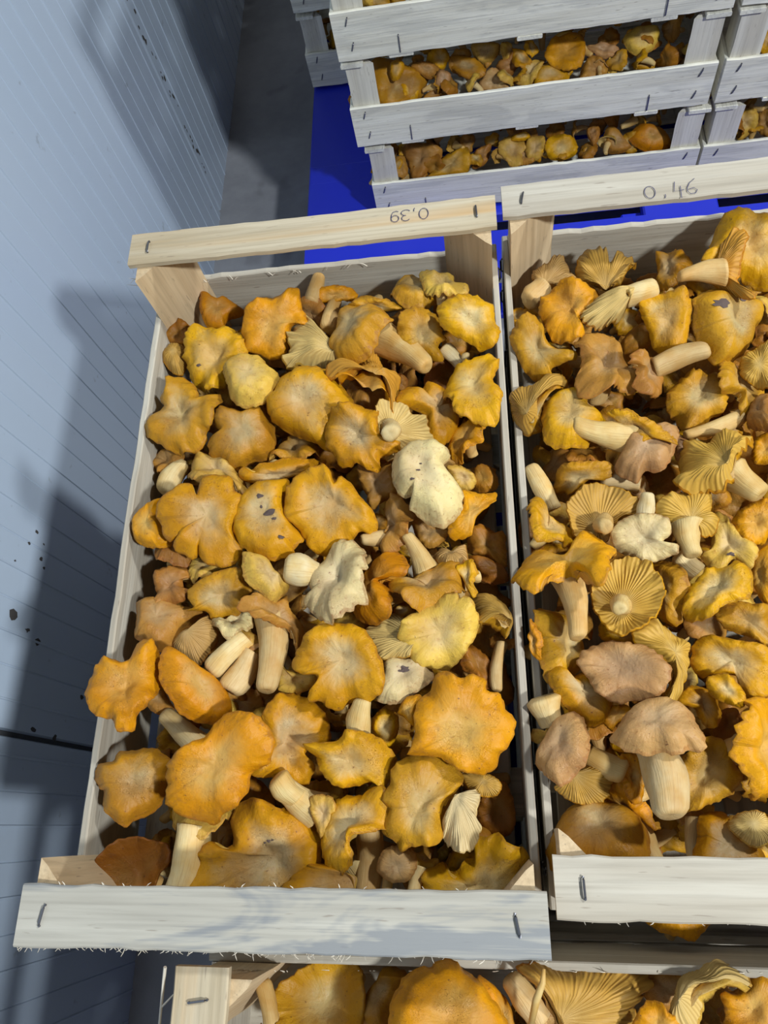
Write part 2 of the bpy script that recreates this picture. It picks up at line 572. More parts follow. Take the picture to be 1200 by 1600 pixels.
def pallet(x0, y0, zt, label, Lx=2.6, Ly=1.76, slots=True):
    root = empty('plastic_pallet', W(x0 + Lx / 2, y0 + Ly / 2, ZF))
    tag(root, label, 'pallet', None)
    hx, hy = Lx / 2, Ly / 2
    zt = zt - ZF
    rows = [(-hy, -hy + .18), (-hy + .26, -hy + .52), (-hy + .60, -hy + 1.12), (-hy + 1.2, hy - .22), (hy - .14, hy)]
    for i, (a, b) in enumerate(rows):
        v, f = [], []
        if i == 0:              # front deck board with rounded outer corners
            out = []
            for cxx_, sgn in ((-hx + .12, -1), (hx - .12, 1)):
                for q in range(7):
                    an = math.radians(180 + q * 15) if sgn < 0 else math.radians(270 + q * 15)
                    out.append((cxx_ + .12 * math.cos(an), a + .12 + .12 * math.sin(an)))
            out += [(hx, b), (-hx, b)]
            n = len(out)
            for zz in (zt - .05, zt):
                for (px, py) in out: v.append((px * U, py * U, zz * U))
            for q in range(n): f.append((q, (q + 1) % n, n + (q + 1) % n, n + q))
            f.append(tuple(reversed(range(n))))
            f.append(tuple(range(n, 2 * n)))
        else:
            rbox(v, f, -hx, hx, a, b, zt - .05, zt)
        mesh_obj('deck_board', v, f, M['plastic'], root)
    for (a, b) in ((-hy + .17, -hy + .27), (-hy + .51, -hy + .61), (-hy + 1.11, -hy + 1.21), (hy - .23, hy - .13)):
        for (p, q) in ((-hx, -hx + .66), (-hx + 1.26, -hx + 1.52), (-hx + 2.0, hx)):
            v, f = [], []
            rbox(v, f, p, q, a, b, zt - .048, zt - .001)
            mesh_obj('deck_web', v, f, M['plastic'], root)
    for px in (-hx + .12, 0, hx - .12):
        for py in (-hy + .14, 0, hy - .12):
            v, f = [], []
            rbox(v, f, px - .11, px + .11, py - .1, py + .1, .03, zt - .045)
            mesh_obj('foot_block', v, f, M['plastic'], root)
    for py in (-hy + .12, 0, hy - .12):
        v, f = [], []
        rbox(v, f, -hx + .02, hx - .02, py - .08, py + .08, 0.001, .035)
        mesh_obj('runner', v, f, M['plastic'], root)
    return root


pallet(-.64, 1.86, -2.20, 'blue plastic pallet under the rear stacks of crates')
pallet(-.66, -.86, -2.20, 'blue plastic pallet hidden under the front stacks', Ly=2.0)

# ------------------------------------------------------------------ chanterelles
# palette: margin, centre, gill, stem colours (sRGB)
PAL = {
    'o': ((212, 140, 10), (202, 158, 84), (200, 142, 38), (208, 174, 112)),
    'y': ((210, 150, 16), (202, 176, 126), (204, 160, 60), (216, 190, 128)),
    'g': ((190, 134, 28), (182, 156, 108), (192, 148, 60), (208, 178, 116)),
    'p': ((214, 176, 74), (204, 176, 118), (212, 180, 106), (220, 198, 144)),
    'b': ((180, 130, 52), (176, 144, 96), (184, 144, 80), (202, 172, 116)),
    't': ((194, 152, 94), (190, 160, 118), (190, 156, 102), (208, 182, 132)),
    'w': ((222, 202, 142), (214, 196, 150), (212, 188, 136), (224, 210, 168)),
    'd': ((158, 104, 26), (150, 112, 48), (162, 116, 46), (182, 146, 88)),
}


def sat(c):
    r = np.array(c, float)
    lum = r.mean()
    return tuple(np.clip(lum + (r - lum) * 1.0, 0, 255))


def cap_mat(key, pal):
    k = NT('chanterelle_cap_' + key)
    uv = k.n('ShaderNodeUVMap').outputs[0]
    sp = k.n('ShaderNodeSeparateXYZ', {0: uv})
    u, vv = sp.outputs[0], sp.outputs[1]
    tc = k.n('ShaderNodeTexCoord').outputs['Object']
    rnd = k.n('ShaderNodeObjectInfo').outputs['Random']
    off = k.n('ShaderNodeCombineXYZ', {0: k.math('MULTIPLY', rnd, 5.0), 1: rnd, 2: k.math('MULTIPLY', rnd, 3.0)}).outputs[0]
    p = k.n('ShaderNodeVectorMath', {0: tc, 1: off}, operation='ADD').outputs[0]
    n1 = k.noise(p, 55, 3, .55, .4)
    n2 = k.noise(p, 210, 4, .65)
    n3 = k.noise(p, 26, 2, .5)
    # radial streaks from the (angle, radius) map
    cir = k.n('ShaderNodeCombineXYZ', {0: k.math('MULTIPLY', k.math('COSINE', k.math('MULTIPLY', u, 6.2832)), 7.0),
                                       1: k.math('MULTIPLY', k.math('SINE', k.math('MULTIPLY', u, 6.2832)), 7.0), 2: k.math('MULTIPLY', vv, 1.3)}).outputs[0]
    st = k.noise(cir, 1.0, 3, .6)
    t = k.math('ADD', vv, k.math('MULTIPLY', k.math('SUBTRACT', n1, .5), .75))
    t = k.math('ADD', t, k.math('MULTIPLY', k.math('SUBTRACT', st, .5), .22))
    c = k.mix(k.ramp(t, [(.24, g(0)), (.72, g(1))]), s2l(pal[1]), s2l(pal[0]))
    c = k.mix(k.math('MULTIPLY', k.ramp(n3, [(.40, g(0)), (.66, g(1))]), .6), c, s2l([pal[0][0] * .86, pal[0][1] * .80, pal[0][2] * .8]))
    c = k.mix(k.math('MULTIPLY', k.ramp(n2, [(.55, g(0)), (.72, g(1))]), .42), c, s2l((150, 98, 48)))
    c = k.mix(k.math('MULTIPLY', k.ramp(k.noise(p, 420, 1), [(.74, g(0)), (.78, g(1))]), .6), c, s2l((96, 58, 36)))
    vor = k.n('ShaderNodeTexVoronoi', {'Vector': k.n('ShaderNodeVectorMath', {0: p, 1: k.n('ShaderNodeTexNoise', {'Vector': p, 'Scale': 60.0}).outputs[1]}, operation='ADD').outputs[0], 'Scale': 34.0}, feature='DISTANCE_TO_EDGE').outputs[0]
    crk = k.math('MULTIPLY', k.math('MULTIPLY', k.ramp(vor, [(.0, g(1)), (.035, g(0))]), k.ramp(k.noise(p, 40, 1), [(.52, g(0)), (.62, g(1))])), .5)
    c = k.mix(crk, c, s2l((120, 72, 34)))
    # browned dry margin
    e = k.math('MULTIPLY', k.ramp(k.math('ADD', vv, k.math('MULTIPLY', k.math('SUBTRACT', n2, .5), .16)), [(.975, g(0)), (1.0, g(1))]), .45)
    c = k.mix(e, c, s2l((150, 92, 36)))
    v_ = k.math('ADD', .82, k.math('MULTIPLY', rnd, .24))
    c = k.n('ShaderNodeHueSaturation', {'Hue': k.math('ADD', .496 if key in 'opywg' and key not in 'pw' else .490, k.math('MULTIPLY', rnd, .014)), 'Value': v_, 'Color': c}).outputs[0]
    h = k.math('SUBTRACT', k.math('MULTIPLY', n2, .5), k.math('MULTIPLY', crk, 1.2))
    h = k.math('ADD', h, k.math('ADD', k.math('MULTIPLY', n1, 1.2), k.math('MULTIPLY', st, k.math('MULTIPLY', vv, .6))))
    k.b.inputs['Subsurface Weight'].default_value = .08
    k.b.inputs['Subsurface Radius'].default_value = (.006, .003, .001)
    k.b.inputs['Subsurface Scale'].default_value = .5
    k.b.inputs['Specular IOR Level'].default_value = .25
    return k.out(c, .46, h, .62, .0022)


def gill_mat(key, pal):
    k = NT('chanterelle_gills_' + key)
    uv = k.n('ShaderNodeUVMap').outputs[0]
    sp = k.n('ShaderNodeSeparateXYZ', {0: uv})
    u, vv = sp.outputs[0], sp.outputs[1]
    tc = k.n('ShaderNodeTexCoord').outputs['Object']
    n1 = k.noise(tc, 60, 3, .55)
    ph = k.math('ADD', k.math('MULTIPLY', u, 6.2832 * 46), k.math('MULTIPLY', n1, 5.0))
    w = k.math('ADD', k.math('MULTIPLY', k.math('SINE', ph), .5), .5)
    c = k.mix(k.ramp(n1, [(.3, g(0)), (.7, g(1))]), s2l(pal[2]), s2l([x * .92 for x in pal[2]]))
    c = k.mix(k.math('MULTIPLY', k.math('POWER', k.math('SUBTRACT', 1.0, w), 2.0), .22), c, s2l([pal[2][0] * .74, pal[2][1] * .62, pal[2][2] * .5]))
    c = k.mix(k.ramp(vv, [(.0, g(.5)), (.4, g(0))]), c, s2l(pal[3]))
    return k.out(c, .62, w, .5, .0010)


def stem_mat(key, pal):
    k = NT('chanterelle_stem_' + key)
    tc = k.n('ShaderNodeTexCoord').outputs['Object']
    uv = k.n('ShaderNodeUVMap').outputs[0]
    rnd = k.n('ShaderNodeObjectInfo').outputs['Random']
    n1 = k.noise(tc, 50, 3, .6)
    st = k.noise(k.vmap(uv, (26, 2.5, 1)), 1, 3, .6, .3)
    c = k.mix(k.ramp(n1, [(.35, g(0)), (.68, g(1))]), s2l(pal[3]), s2l([pal[3][0] * .95, pal[3][1] * .86, pal[3][2] * .68]))
    c = k.mix(k.math('MULTIPLY', k.ramp(st, [(.5, g(0)), (.75, g(1))]), .5), c, s2l((172, 128, 76)))
    c = k.n('ShaderNodeHueSaturation', {'Value': k.math('ADD', .88, k.math('MULTIPLY', rnd, .2)), 'Color': c}).outputs[0]
    return k.out(c, .6, k.math('ADD', st, n1), .5, .0012)


for _k, _p in PAL.items():
    _p = [sat(q) for q in _p]
    M['cap_' + _k], M['gill_' + _k], M['stem_' + _k] = cap_mat(_k, _p), gill_mat(_k, _p), stem_mat(_k, _p)


def catmull(P, n):
    """n samples round the closed outline through P, even in arc length"""
    P = np.asarray(P, float)
    m = len(P)
    out = []
    for i in range(m):
        p0, p1, p2, p3 = P[i - 1], P[i], P[(i + 1) % m], P[(i + 2) % m]
        for t in np.linspace(0, 1, 12, endpoint=False):
            out.append(.5 * ((2 * p1) + (-p0 + p2) * t + (2 * p0 - 5 * p1 + 4 * p2 - p3) * t * t + (-p0 + 3 * p1 - 3 * p2 + p3) * t ** 3))
    out = np.array(out + [out[0]])
    d = np.r_[0, np.cumsum(np.linalg.norm(np.diff(out, axis=0), axis=1))]
    s = np.linspace(0, d[-1], n, endpoint=False)
    return np.stack([np.interp(s, d, out[:, i]) for i in range(out.shape[1])], 1)


def lump(P, rs, fr, octs=2):
    """cheap smooth noise: sums of randomly directed sines"""
    r = np.zeros(P.shape[:-1])
    for o in range(octs):
        for _ in range(4):
            k = rs.normal(size=P.shape[-1]) * fr * (1.9 ** o)
            r += np.sin(P @ k + rs.uniform(0, 6.28)) * (.5 ** o) / 4
    return r


def grid_faces(nr, n):
    f = []
    for i in range(nr - 1):
        for j in range(n):
            a, b = i * n + j, i * n + (j + 1) % n
            f.append((a, b, b + n, a + n))
    return f


def frame(nrm):
    nrm = nrm / np.linalg.norm(nrm)
    a = np.cross([0, 1, 0.2], nrm)
    a /= np.linalg.norm(a)
    return a, np.cross(nrm, a), nrm


def cap_geometry(out2, c2, kind, seed, style, hi=False):
    """out2: outline samples in the cap's own plane (n,2); returns arrays for the upper skin and the gilled skin
    local z points to the side the picture shows"""
    rs = np.random.RandomState(seed)
    n = len(out2)
    Rm = np.linalg.norm(out2 - c2, axis=1).mean()
    th = np.arange(n) / n * 2 * np.pi
    # small crinkles of the margin
    cr = sum(np.sin(k * th + rs.uniform(0, 6.28)) * a for k, a in ((7, .008), (12, .010), (19, .010), (27, .009)))
    cr = cr + rs.normal(size=n) * .007
    out2 = c2 + (out2 - c2) * (1 + cr)[:, None]
    S = np.array([.03, .12, .22, .33, .44, .54, .63, .71, .78, .84, .89, .93, .965, 1.0])
    dome, dip, wave, fold, lmp, roll = dict(
        f=(.02, .14, .16, .022, .07, .14), d=(.24, .14, .10, .022, .06, .34), w=(.05, .26, .26, .040, .09, .20),
        u=(-.36, .05, .12, .03, .05, .00), n=(.30, .02, .04, .02, .04, .22))[style]
    wv = sum(np.sin(k * th + rs.uniform(0, 6.28)) * rs.uniform(.5, 1) for k in (2, 3, 4, 5)) * .5
    fd = sum(np.sin(k * th + 1.2 * np.sin(2 * th + rs.uniform(0, 6.28)) + rs.uniform(0, 6.28)) * w for k, w in ((6, .5), (9, .5), (13, .4), (21, .25)))

    frill = {'w': .055, 'f': .035, 'd': .015, 'u': .04, 'n': .01}[style]
    fr = sum(np.sin(k * th + 2.0 * np.sin(3 * th + rs.uniform(0, 6.28)) + rs.uniform(0, 6.28)) for k in (11, 17, 26)) * .6

    def height(s, XY):
        h = dome * (1 - s ** 2) - dip * np.exp(-(s / .28) ** 2) + wave * s ** 2 * wv + fold * s ** 5 * fd * 2
        h = h + lmp * lump(XY / Rm, np.random.RandomState(seed + 7), 2.3, 4) * 1.7
        h = h + frill * np.clip((s - .80) / .2, 0, 1) ** 1.5 * fr
        h = h - roll * np.clip((s - .72) / .28, 0, 1) ** 2.2
        return h * Rm - h0
    h0 = 0.0
    h0 = height(1.0, out2).mean() - .02 * Rm
    t = max(.005, .10 * Rm)
    O = out2 - c2
    kx = np.arange(-n // 2, n // 2) / n
    ker = np.exp(-(kx / .045) ** 2)
    ker /= ker.sum()
    Os = np.stack([np.real(np.fft.ifft(np.fft.fft(O[:, i]) * np.fft.fft(np.fft.ifftshift(ker)))) for i in (0, 1)], 1)
    nO, dO = np.linalg.norm(O, axis=1), None

    def ringxy(s, sh=1.0):
        Q = s * ((1 - s ** 3) * Os + s ** 3 * O)
        lim = nO * (.55 + .45 * s)
        l = np.linalg.norm(Q, axis=1) + 1e-9
        return c2 + Q * (np.minimum(l, lim) / l * sh)[:, None]
    face = []
    for s in S:
        XY = ringxy(s)
        face.append(np.c_[XY, height(s, XY)])
    facing = np.array(face)                       # skin the picture shows
    lipdir = (out2 - c2) / np.linalg.norm(out2 - c2, axis=1)[:, None]
    rim = facing[-1]
    lip = [rim + np.c_[lipdir * t * .32, -t * .28 * np.ones(n)], rim + np.c_[lipdir * t * .30, -t * .75 * np.ones(n)]]
    back = []
    Sb = [1.0, .93, .82, .66, .48, .30, .16]
    for s in Sb:
        XY = ringxy(s, .985)
        h = height(s, XY) - t
        h = h - .42 * Rm * max(0, 1 - s) ** 1.6 if kind == 'c' else h - .05 * Rm * (1 - s)
        back.append(np.c_[XY, h])
    back = np.array(back)
    if kind == 'g':
        # gilled face towards the viewer: it climbs to the stem and carries ridges
        K = int(np.clip(round(2 * np.pi * Rm / .0075), 22, 84))
        for i, s in enumerate(S):
            ph = K * th + 1.6 * np.sin(3 * th + 4 * s) + rs.uniform(0, .0)
            rg = (np.abs(np.sin(ph / 2)) ** .7 - .6)
            rg2 = (np.abs(np.sin(ph)) ** .7 - .6) * np.clip((s - .5) * 3, 0, 1)
            amp = min(.034 * Rm, .0019) * np.clip(s * 2.2, 0, 1) * np.clip((1.0 - s) * 9, 0.05, 1)
            facing[i, :, 2] += amp * (rg + .6 * rg2) + .34 * Rm * max(0, 1 - s) ** 1.5
    return facing, lip, back, Rm, t


def skin(name, rings, vs, mat, root, A, close=None):
    n = rings[0].shape[0]
    V_ = np.concatenate(rings)
    # a seam ring is not needed: the u coordinate is periodic in the shaders that use it
    uu = np.tile(np.arange(n) / n, len(rings))
    vv = np.repeat(vs, n)
    Wd = (A @ V_.T).T * U
    f = [q[::-1] for q in grid_faces(len(rings), n)]
    uv = np.c_[uu, vv]
    if close == 'in':
        c = Wd[:n].mean(0)
        Wd = np.r_[Wd, [c]]
        uv = np.r_[uv, [[0, vs[0]]]]
        k = len(Wd) - 1
        f += [(k, j, (j + 1) % n) for j in range(n)]
    return name, Wd, f, mat, uv


def emit(part, root, shared=None):
    name, V_, f, mat, uv = part
    o = mesh_obj(name, V_, f, mat, root, uv, True)
    return o


def stem_part(a, b, ra, rb, seed, A=None, flare=1.0, mat=None, bend=.12, n=18, name='stem'):
    """tapered, slightly bent stem from a (cap end) to b (cut base); units, relative to the root"""
    rs = np.random.RandomState(seed + 3)
    a, b = np.array(a, float), np.array(b, float)
    d = b - a
    L = np.linalg.norm(d)
    d = d / L
    side = np.cross(d, rs.normal(size=3))
    side /= np.linalg.norm(side)
    e1 = np.cross(d, [0.1, .2, 1.0])
    e1 /= np.linalg.norm(e1)
    e2 = np.cross(d, e1)
    T = np.r_[0, .06, .14, .24, .35, .47, .6, .73, .85, .94, .985, 1.0, 1.0]
    rings, vs = [], []
    bulge = rs.uniform(.95, 1.18)
    th = np.arange(n) / n * 2 * np.pi
    for i, t in enumerate(T):
        r = rb + (ra - rb) * (1 - t) ** (1.0 if flare <= 1.01 else 2.2)
        r *= 1 + (bulge - 1) * math.sin(math.pi * min(1, t * 1.1)) ** 2
        if i == len(T) - 4: r *= .97
        if i == len(T) - 3: r *= .86
        if i == len(T) - 2: r *= .66
        if i == len(T) - 1: r *= .2
        c = a + d * L * t + side * bend * L * math.sin(math.pi * t) * .6
        c = c + (d * rb * .10 if i == len(T) - 2 else 0)
        wob = 1 + .07 * np.sin(2 * th + 5 * t + seed) + .045 * np.sin(3 * th - 3 * t) + .03 * np.sin(7 * th + 9 * t)
        rings.append(c + (np.outer(np.cos(th), e1) + np.outer(np.sin(th), e2)) * (r * wob)[:, None])
        vs.append(t)
    V_ = np.concatenate(rings) * U
    f = grid_faces(len(rings), n)
    f.append(tuple(range((len(T) - 1) * n, len(T) * n)))
    f.append(tuple(reversed(range(n))))
    uv = np.c_[np.tile(np.abs(np.arange(n) / n - .5) * 2, len(rings)), np.repeat(vs, n) * L * 8]
    return name, V_, f, mat, uv


CROPS = {'P1': (180, 400, 3.75), 'P2': (480, 400, 3.75), 'P3': (180, 700, 3.75), 'P4': (480, 750, 3.5294), 'P5': (110, 1050, 3.3333),
         'P6': (450, 1050, 2.857), 'F': (0, 0, 1), 'Q1': (780, 240, 2.857), 'Q2': (780, 650, 2.857), 'Q3': (780, 1050, 2.857),
         'C1': (180, 1400, 2.3077), 'C2': (760, 1300, 2.7273), 'G1': (440, 0, 3), 'G2': (800, 0, 3)}


def ray(u, v):
    return R @ np.array([u - 600, 800 - v, -FPX])


NM = [0]
MUSH = []
POLY = []


def traced(line, crop, base, group, plane='z', where=''):
    """one chanterelle from its measured outline, stood at its real height in the crate"""
    head, rest = line.split('|')
    fld = [x.strip() for x in head.split(';')]
    kd, z, pal = fld[0].split()[:3]
    opts = fld[0].split()[3:]
    ox, oy, sc = CROPS[crop]

    def px(s):
        a = [float(q) for q in s.replace(',', ' ').split()]
        return [(ox + a[i] / sc, oy + a[i + 1] / sc) for i in range(0, len(a), 2)]
    pts, cen, stem = None, None, None
    for q in fld[1:]:
        if q.startswith('S'):
            a = [float(x) for x in q[1:].replace(',', ' ').split()]
            stem = (ox + a[0] / sc, oy + a[1] / sc, a[2] / sc, ox + a[3] / sc, oy + a[4] / sc, a[5] / sc)
        elif q.startswith('D'): pass
        elif q.startswith('c'): cen = px(q[1:])[0]
        elif q: pts = px(q)
    NM[0] += 1
    marks = []
    for q in fld[1:]:
        if q.startswith('D'):
            a = [float(x) for x in q[1:].replace(',', ' ').split()]
            marks.append((ox + a[0] / sc, oy + a[1] / sc, a[2] / sc * .62))
    fld = [q for q in fld if not q.startswith('D')]
    seed = NM[0] * 13 + 7
    rs = np.random.RandomState(seed)
    level = base + float(z) * .01

    def at(u, v, dz=0.0):
        d = ray(u, v)
        if plane == 'z': return d * (level + dz) / d[2]
        return d * (plane + float(z) * .01 - dz) / d[1]
    if pts is None:                       # only the stem shows: a cap is buried below its upper end
        a = at(stem[0], stem[1], -.012)
        b = at(stem[3], stem[4], -.004)
        k = np.linalg.norm(a) / FPX * (1.0)
        ra, rb = stem[2] / 2 * k, stem[5] / 2 * k
        root = empty('chanterelle', Vector(a * U) + Vector((0, 0, HC * U)))
        emit(stem_part((0, 0, 0), b - a, ra, rb, seed, mat=M['stem_' + pal]), root)
        back = (a - b) / np.linalg.norm(a - b)
        nrm = back + np.array([0, 0, .5])
        nrm[2] = max(nrm[2], .3)
        e1, e2, e3 = frame(nrm)
        A = np.stack([e1, e2, e3], 1)
        rr = max(ra * 2.0, .022)
        o2 = catmull([(rr * math.cos(t) * rs.uniform(.8, 1.2), rr * math.sin(t) * rs.uniform(.8, 1.2)) for t in np.arange(9) / 9 * 6.283], 40)
        fc, lip, bk, Rm, t = cap_geometry(o2, np.zeros(2), 'c', seed, 'w')
        sh = np.array([0, 0, .0]) + A.T @ (back * rr * .3 + np.array([0, 0, -.022]))
        emit(skin('cap', [x + sh for x in list(fc[[0, 3, 6, 9, 11, 13]]) + lip], [.03, .33, .63, .84, .93, 1, 1, 1], M['cap_' + pal], root, A, 'in'), root)
        emit(skin('gills', [x + sh for x in [lip[-1]] + list(bk)], [1, 1, .93, .82, .66, .48, .3, .16], M['gill_' + pal], root, A), root)
        centre = a
    else:
        P = np.array(pts)
        if cen is None:
            x, y = P[:, 0], P[:, 1]
            xs, ys = np.roll(x, -1), np.roll(y, -1)
            cr = x * ys - xs * y
            cen = (((x + xs) * cr).sum() / (3 * cr.sum()), ((y + ys) * cr).sum() / (3 * cr.sum()))
        C0 = at(*P.mean(0))
        view = -C0 / np.linalg.norm(C0)
        # tilt of the cap's plane
        if plane == 'z': n0 = np.array([0, 0, 1.0]) * .75 + view * .25
        else: n0 = view + np.array([0, 0, .35])
        rnd_t = rs.normal(size=3) * (.17 if plane == 'z' else .16)
        nrm = n0 / np.linalg.norm(n0) + rnd_t
        nrm /= np.linalg.norm(nrm)
        flat = np.array([ray(*q) * (C0 @ nrm) / (ray(*q) @ nrm) for q in P]) - C0
        e1, e2, e3 = frame(nrm)
        q2 = np.c_[flat @ e1, flat @ e2]
        w_, v_ = np.linalg.eigh(np.cov(q2.T))
        asp = math.sqrt(w_[0] / w_[1])
        if asp < .62:                      # a narrow outline is a cap seen from the side
            long = e1 * v_[0, 1] + e2 * v_[1, 1]
            ang = math.acos(min(1, asp / .72)) * .85
            ang = min(ang, .85 if plane == 'z' else .2)
            sg = 1 if 'L' in opts else -1 if 'K' in opts else (1 if rs.rand() > .5 else -1)
            cr = np.cross(long, nrm)
            if 'L' not in opts and 'K' not in opts: sg = 1 if cr[1] > 0 else -1   # top leans away from the viewer's feet
            nrm = nrm * math.cos(ang) + sg * cr * math.sin(ang)
            e1, e2, e3 = frame(nrm)
        A = np.stack([e1, e2, e3], 1)

        def onplane(u, v):
            r_ = ray(u, v)
            p = r_ * (C0 @ e3) / (r_ @ e3) - C0
            return np.array([p @ e1, p @ e2])
        hi = kd == 'g'
        poly = np.array([onplane(*q) for q in P])
        Rr = np.linalg.norm(poly - poly.mean(0), axis=1).mean()
        n = int(np.clip(round(2 * np.pi * Rr / .0075), 22, 84)) * 4 if hi else (84 if Rr > .03 else 60)
        if plane != 'z': n = min(n, 96) if hi else 48
        ar = 0.5 * np.sum(poly[:, 0] * np.roll(poly[:, 1], -1) - np.roll(poly[:, 0], -1) * poly[:, 1])
        if ar < 0: poly = poly[::-1]
        o2 = catmull(poly, n)
        c2 = onplane(*cen)
        style = next((q for q in opts if q in 'fdwun' and len(q) == 1), None) or rs.choice(['f', 'd', 'w', 'w', 'd'])
        root = empty('chanterelle', Vector(C0 * U) + Vector((0, 0, HC * U)))
        fc, lip, bk, Rm, t = cap_geometry(o2, c2, kd, seed, style)
        S = [.03, .12, .22, .33, .44, .54, .63, .71, .78, .84, .89, .93, .965, 1.0]
        Sb = [1.0, .93, .82, .66, .48, .30, .16]
        if kd == 'c':
            emit(skin('cap', list(fc) + lip, S + [1, 1], M['cap_' + pal], root, A, 'in'), root)
            emit(skin('gills', [lip[-1]] + list(bk), [1] + Sb, M['gill_' + pal], root, A), root)
        else:
            emit(skin('gills', list(fc), S, M['gill_' + pal], root, A, 'in'), root)
            emit(skin('cap', [fc[-1]] + lip + list(bk), [1, 1, 1] + Sb, M['cap_' + pal], root, A), root)
        k = np.linalg.norm(C0) / FPX
        allv = fc.reshape(-1, 3)
        for (mx, my, mr) in marks:           # dark debris stuck to the cap
            m2 = onplane(mx, my)
            mv, nn = [], 13
            for q in range(nn + 1):
                aa = q * 6.283 / nn
                rr = (mr * k * rs.uniform(.55, 1.2)) if q else 0
                w2 = m2 + np.array([rr * math.cos(aa) * 1.3, rr * math.sin(aa) * .8])
                dd = np.linalg.norm(allv[:, :2] - w2, axis=1)
                iq = np.argsort(dd)[:3]
                mv.append(A @ np.array([w2[0], w2[1], allv[iq, 2].max() + (.0022 if q == 0 else .0008)]) * U)
            mesh_obj('debris_fleck', mv, [(0, 1 + q, 1 + (q + 1) % nn) for q in range(nn)], M['debris'], root)
        c3 = A @ np.array([c2[0], c2[1], 0])
        if stem is not None:
            up = .03 if 'u' in opts else 0.0
            a3 = at(stem[0], stem[1], 0) - C0
            b3 = at(stem[3], stem[4], up) - C0
            ra, rb = stem[2] / 2 * k, stem[5] / 2 * k
            if kd == 'c':
                a3 = a3 - view * (ra * .9 + .004)
                b3 = b3 - view * (rb * .2)
            else:
                a3 = a3 + view * (.06 * Rm)
                b3 = b3 + view * (.10 * Rm + rb * .3)
            emit(stem_part(a3, b3, ra, rb, seed, flare=1.5, mat=M['stem_' + pal], bend=.10), root)
        elif kd == 'c':
            b3 = c3 - e3 * (Rm * .95) + (e1 * rs.uniform(-.4, .4) + e2 * rs.uniform(-.4, .4)) * Rm
            emit(stem_part(c3 - e3 * (Rm * (.62 if style == 'u' else .24) + t), b3 - (e3 * Rm * .3 if style == 'u' else 0), Rm * .34, max(.009, Rm * .22), seed, flare=1.5, mat=M['stem_' + pal], n=14), root)
        centre = C0
        if plane == 'z': POLY.append(P)
    MUSH.append([root, centre, rest.strip(), group, where])
    return root


def proto(seed, pal, kd='c', style='w', Rr=.042):
    rs = np.random.RandomState(seed)
    root = empty('chanterelle', (0, 0, 0))
    m = 11
    o2 = catmull([(Rr * math.cos(t) * rs.uniform(.72, 1.2), Rr * math.sin(t) * rs.uniform(.72, 1.2)) for t in np.arange(m) / m * 6.283], 56)
    fc, lip, bk, Rm, t = cap_geometry(o2, np.zeros(2), 'c', seed, style)
    A = np.eye(3)
    emit(skin('cap', list(fc[[0, 2, 4, 6, 8, 10, 12, 13]]) + lip, [.03, .22, .44, .63, .78, .89, .965, 1, 1, 1], M['cap_' + pal], root, A, 'in'), root)
    emit(skin('gills', [lip[-1]] + list(bk), [1, 1.0, .93, .82, .66, .48, .30, .16], M['gill_' + pal], root, A), root)
    emit(stem_part((0, 0, -Rm * .2), (rs.uniform(-.3, .3) * Rm, rs.uniform(-.3, .3) * Rm, -Rm * 1.7), Rm * .42, Rm * .24, seed, flare=1.5, mat=M['stem_' + pal], n=14), root)
    return root


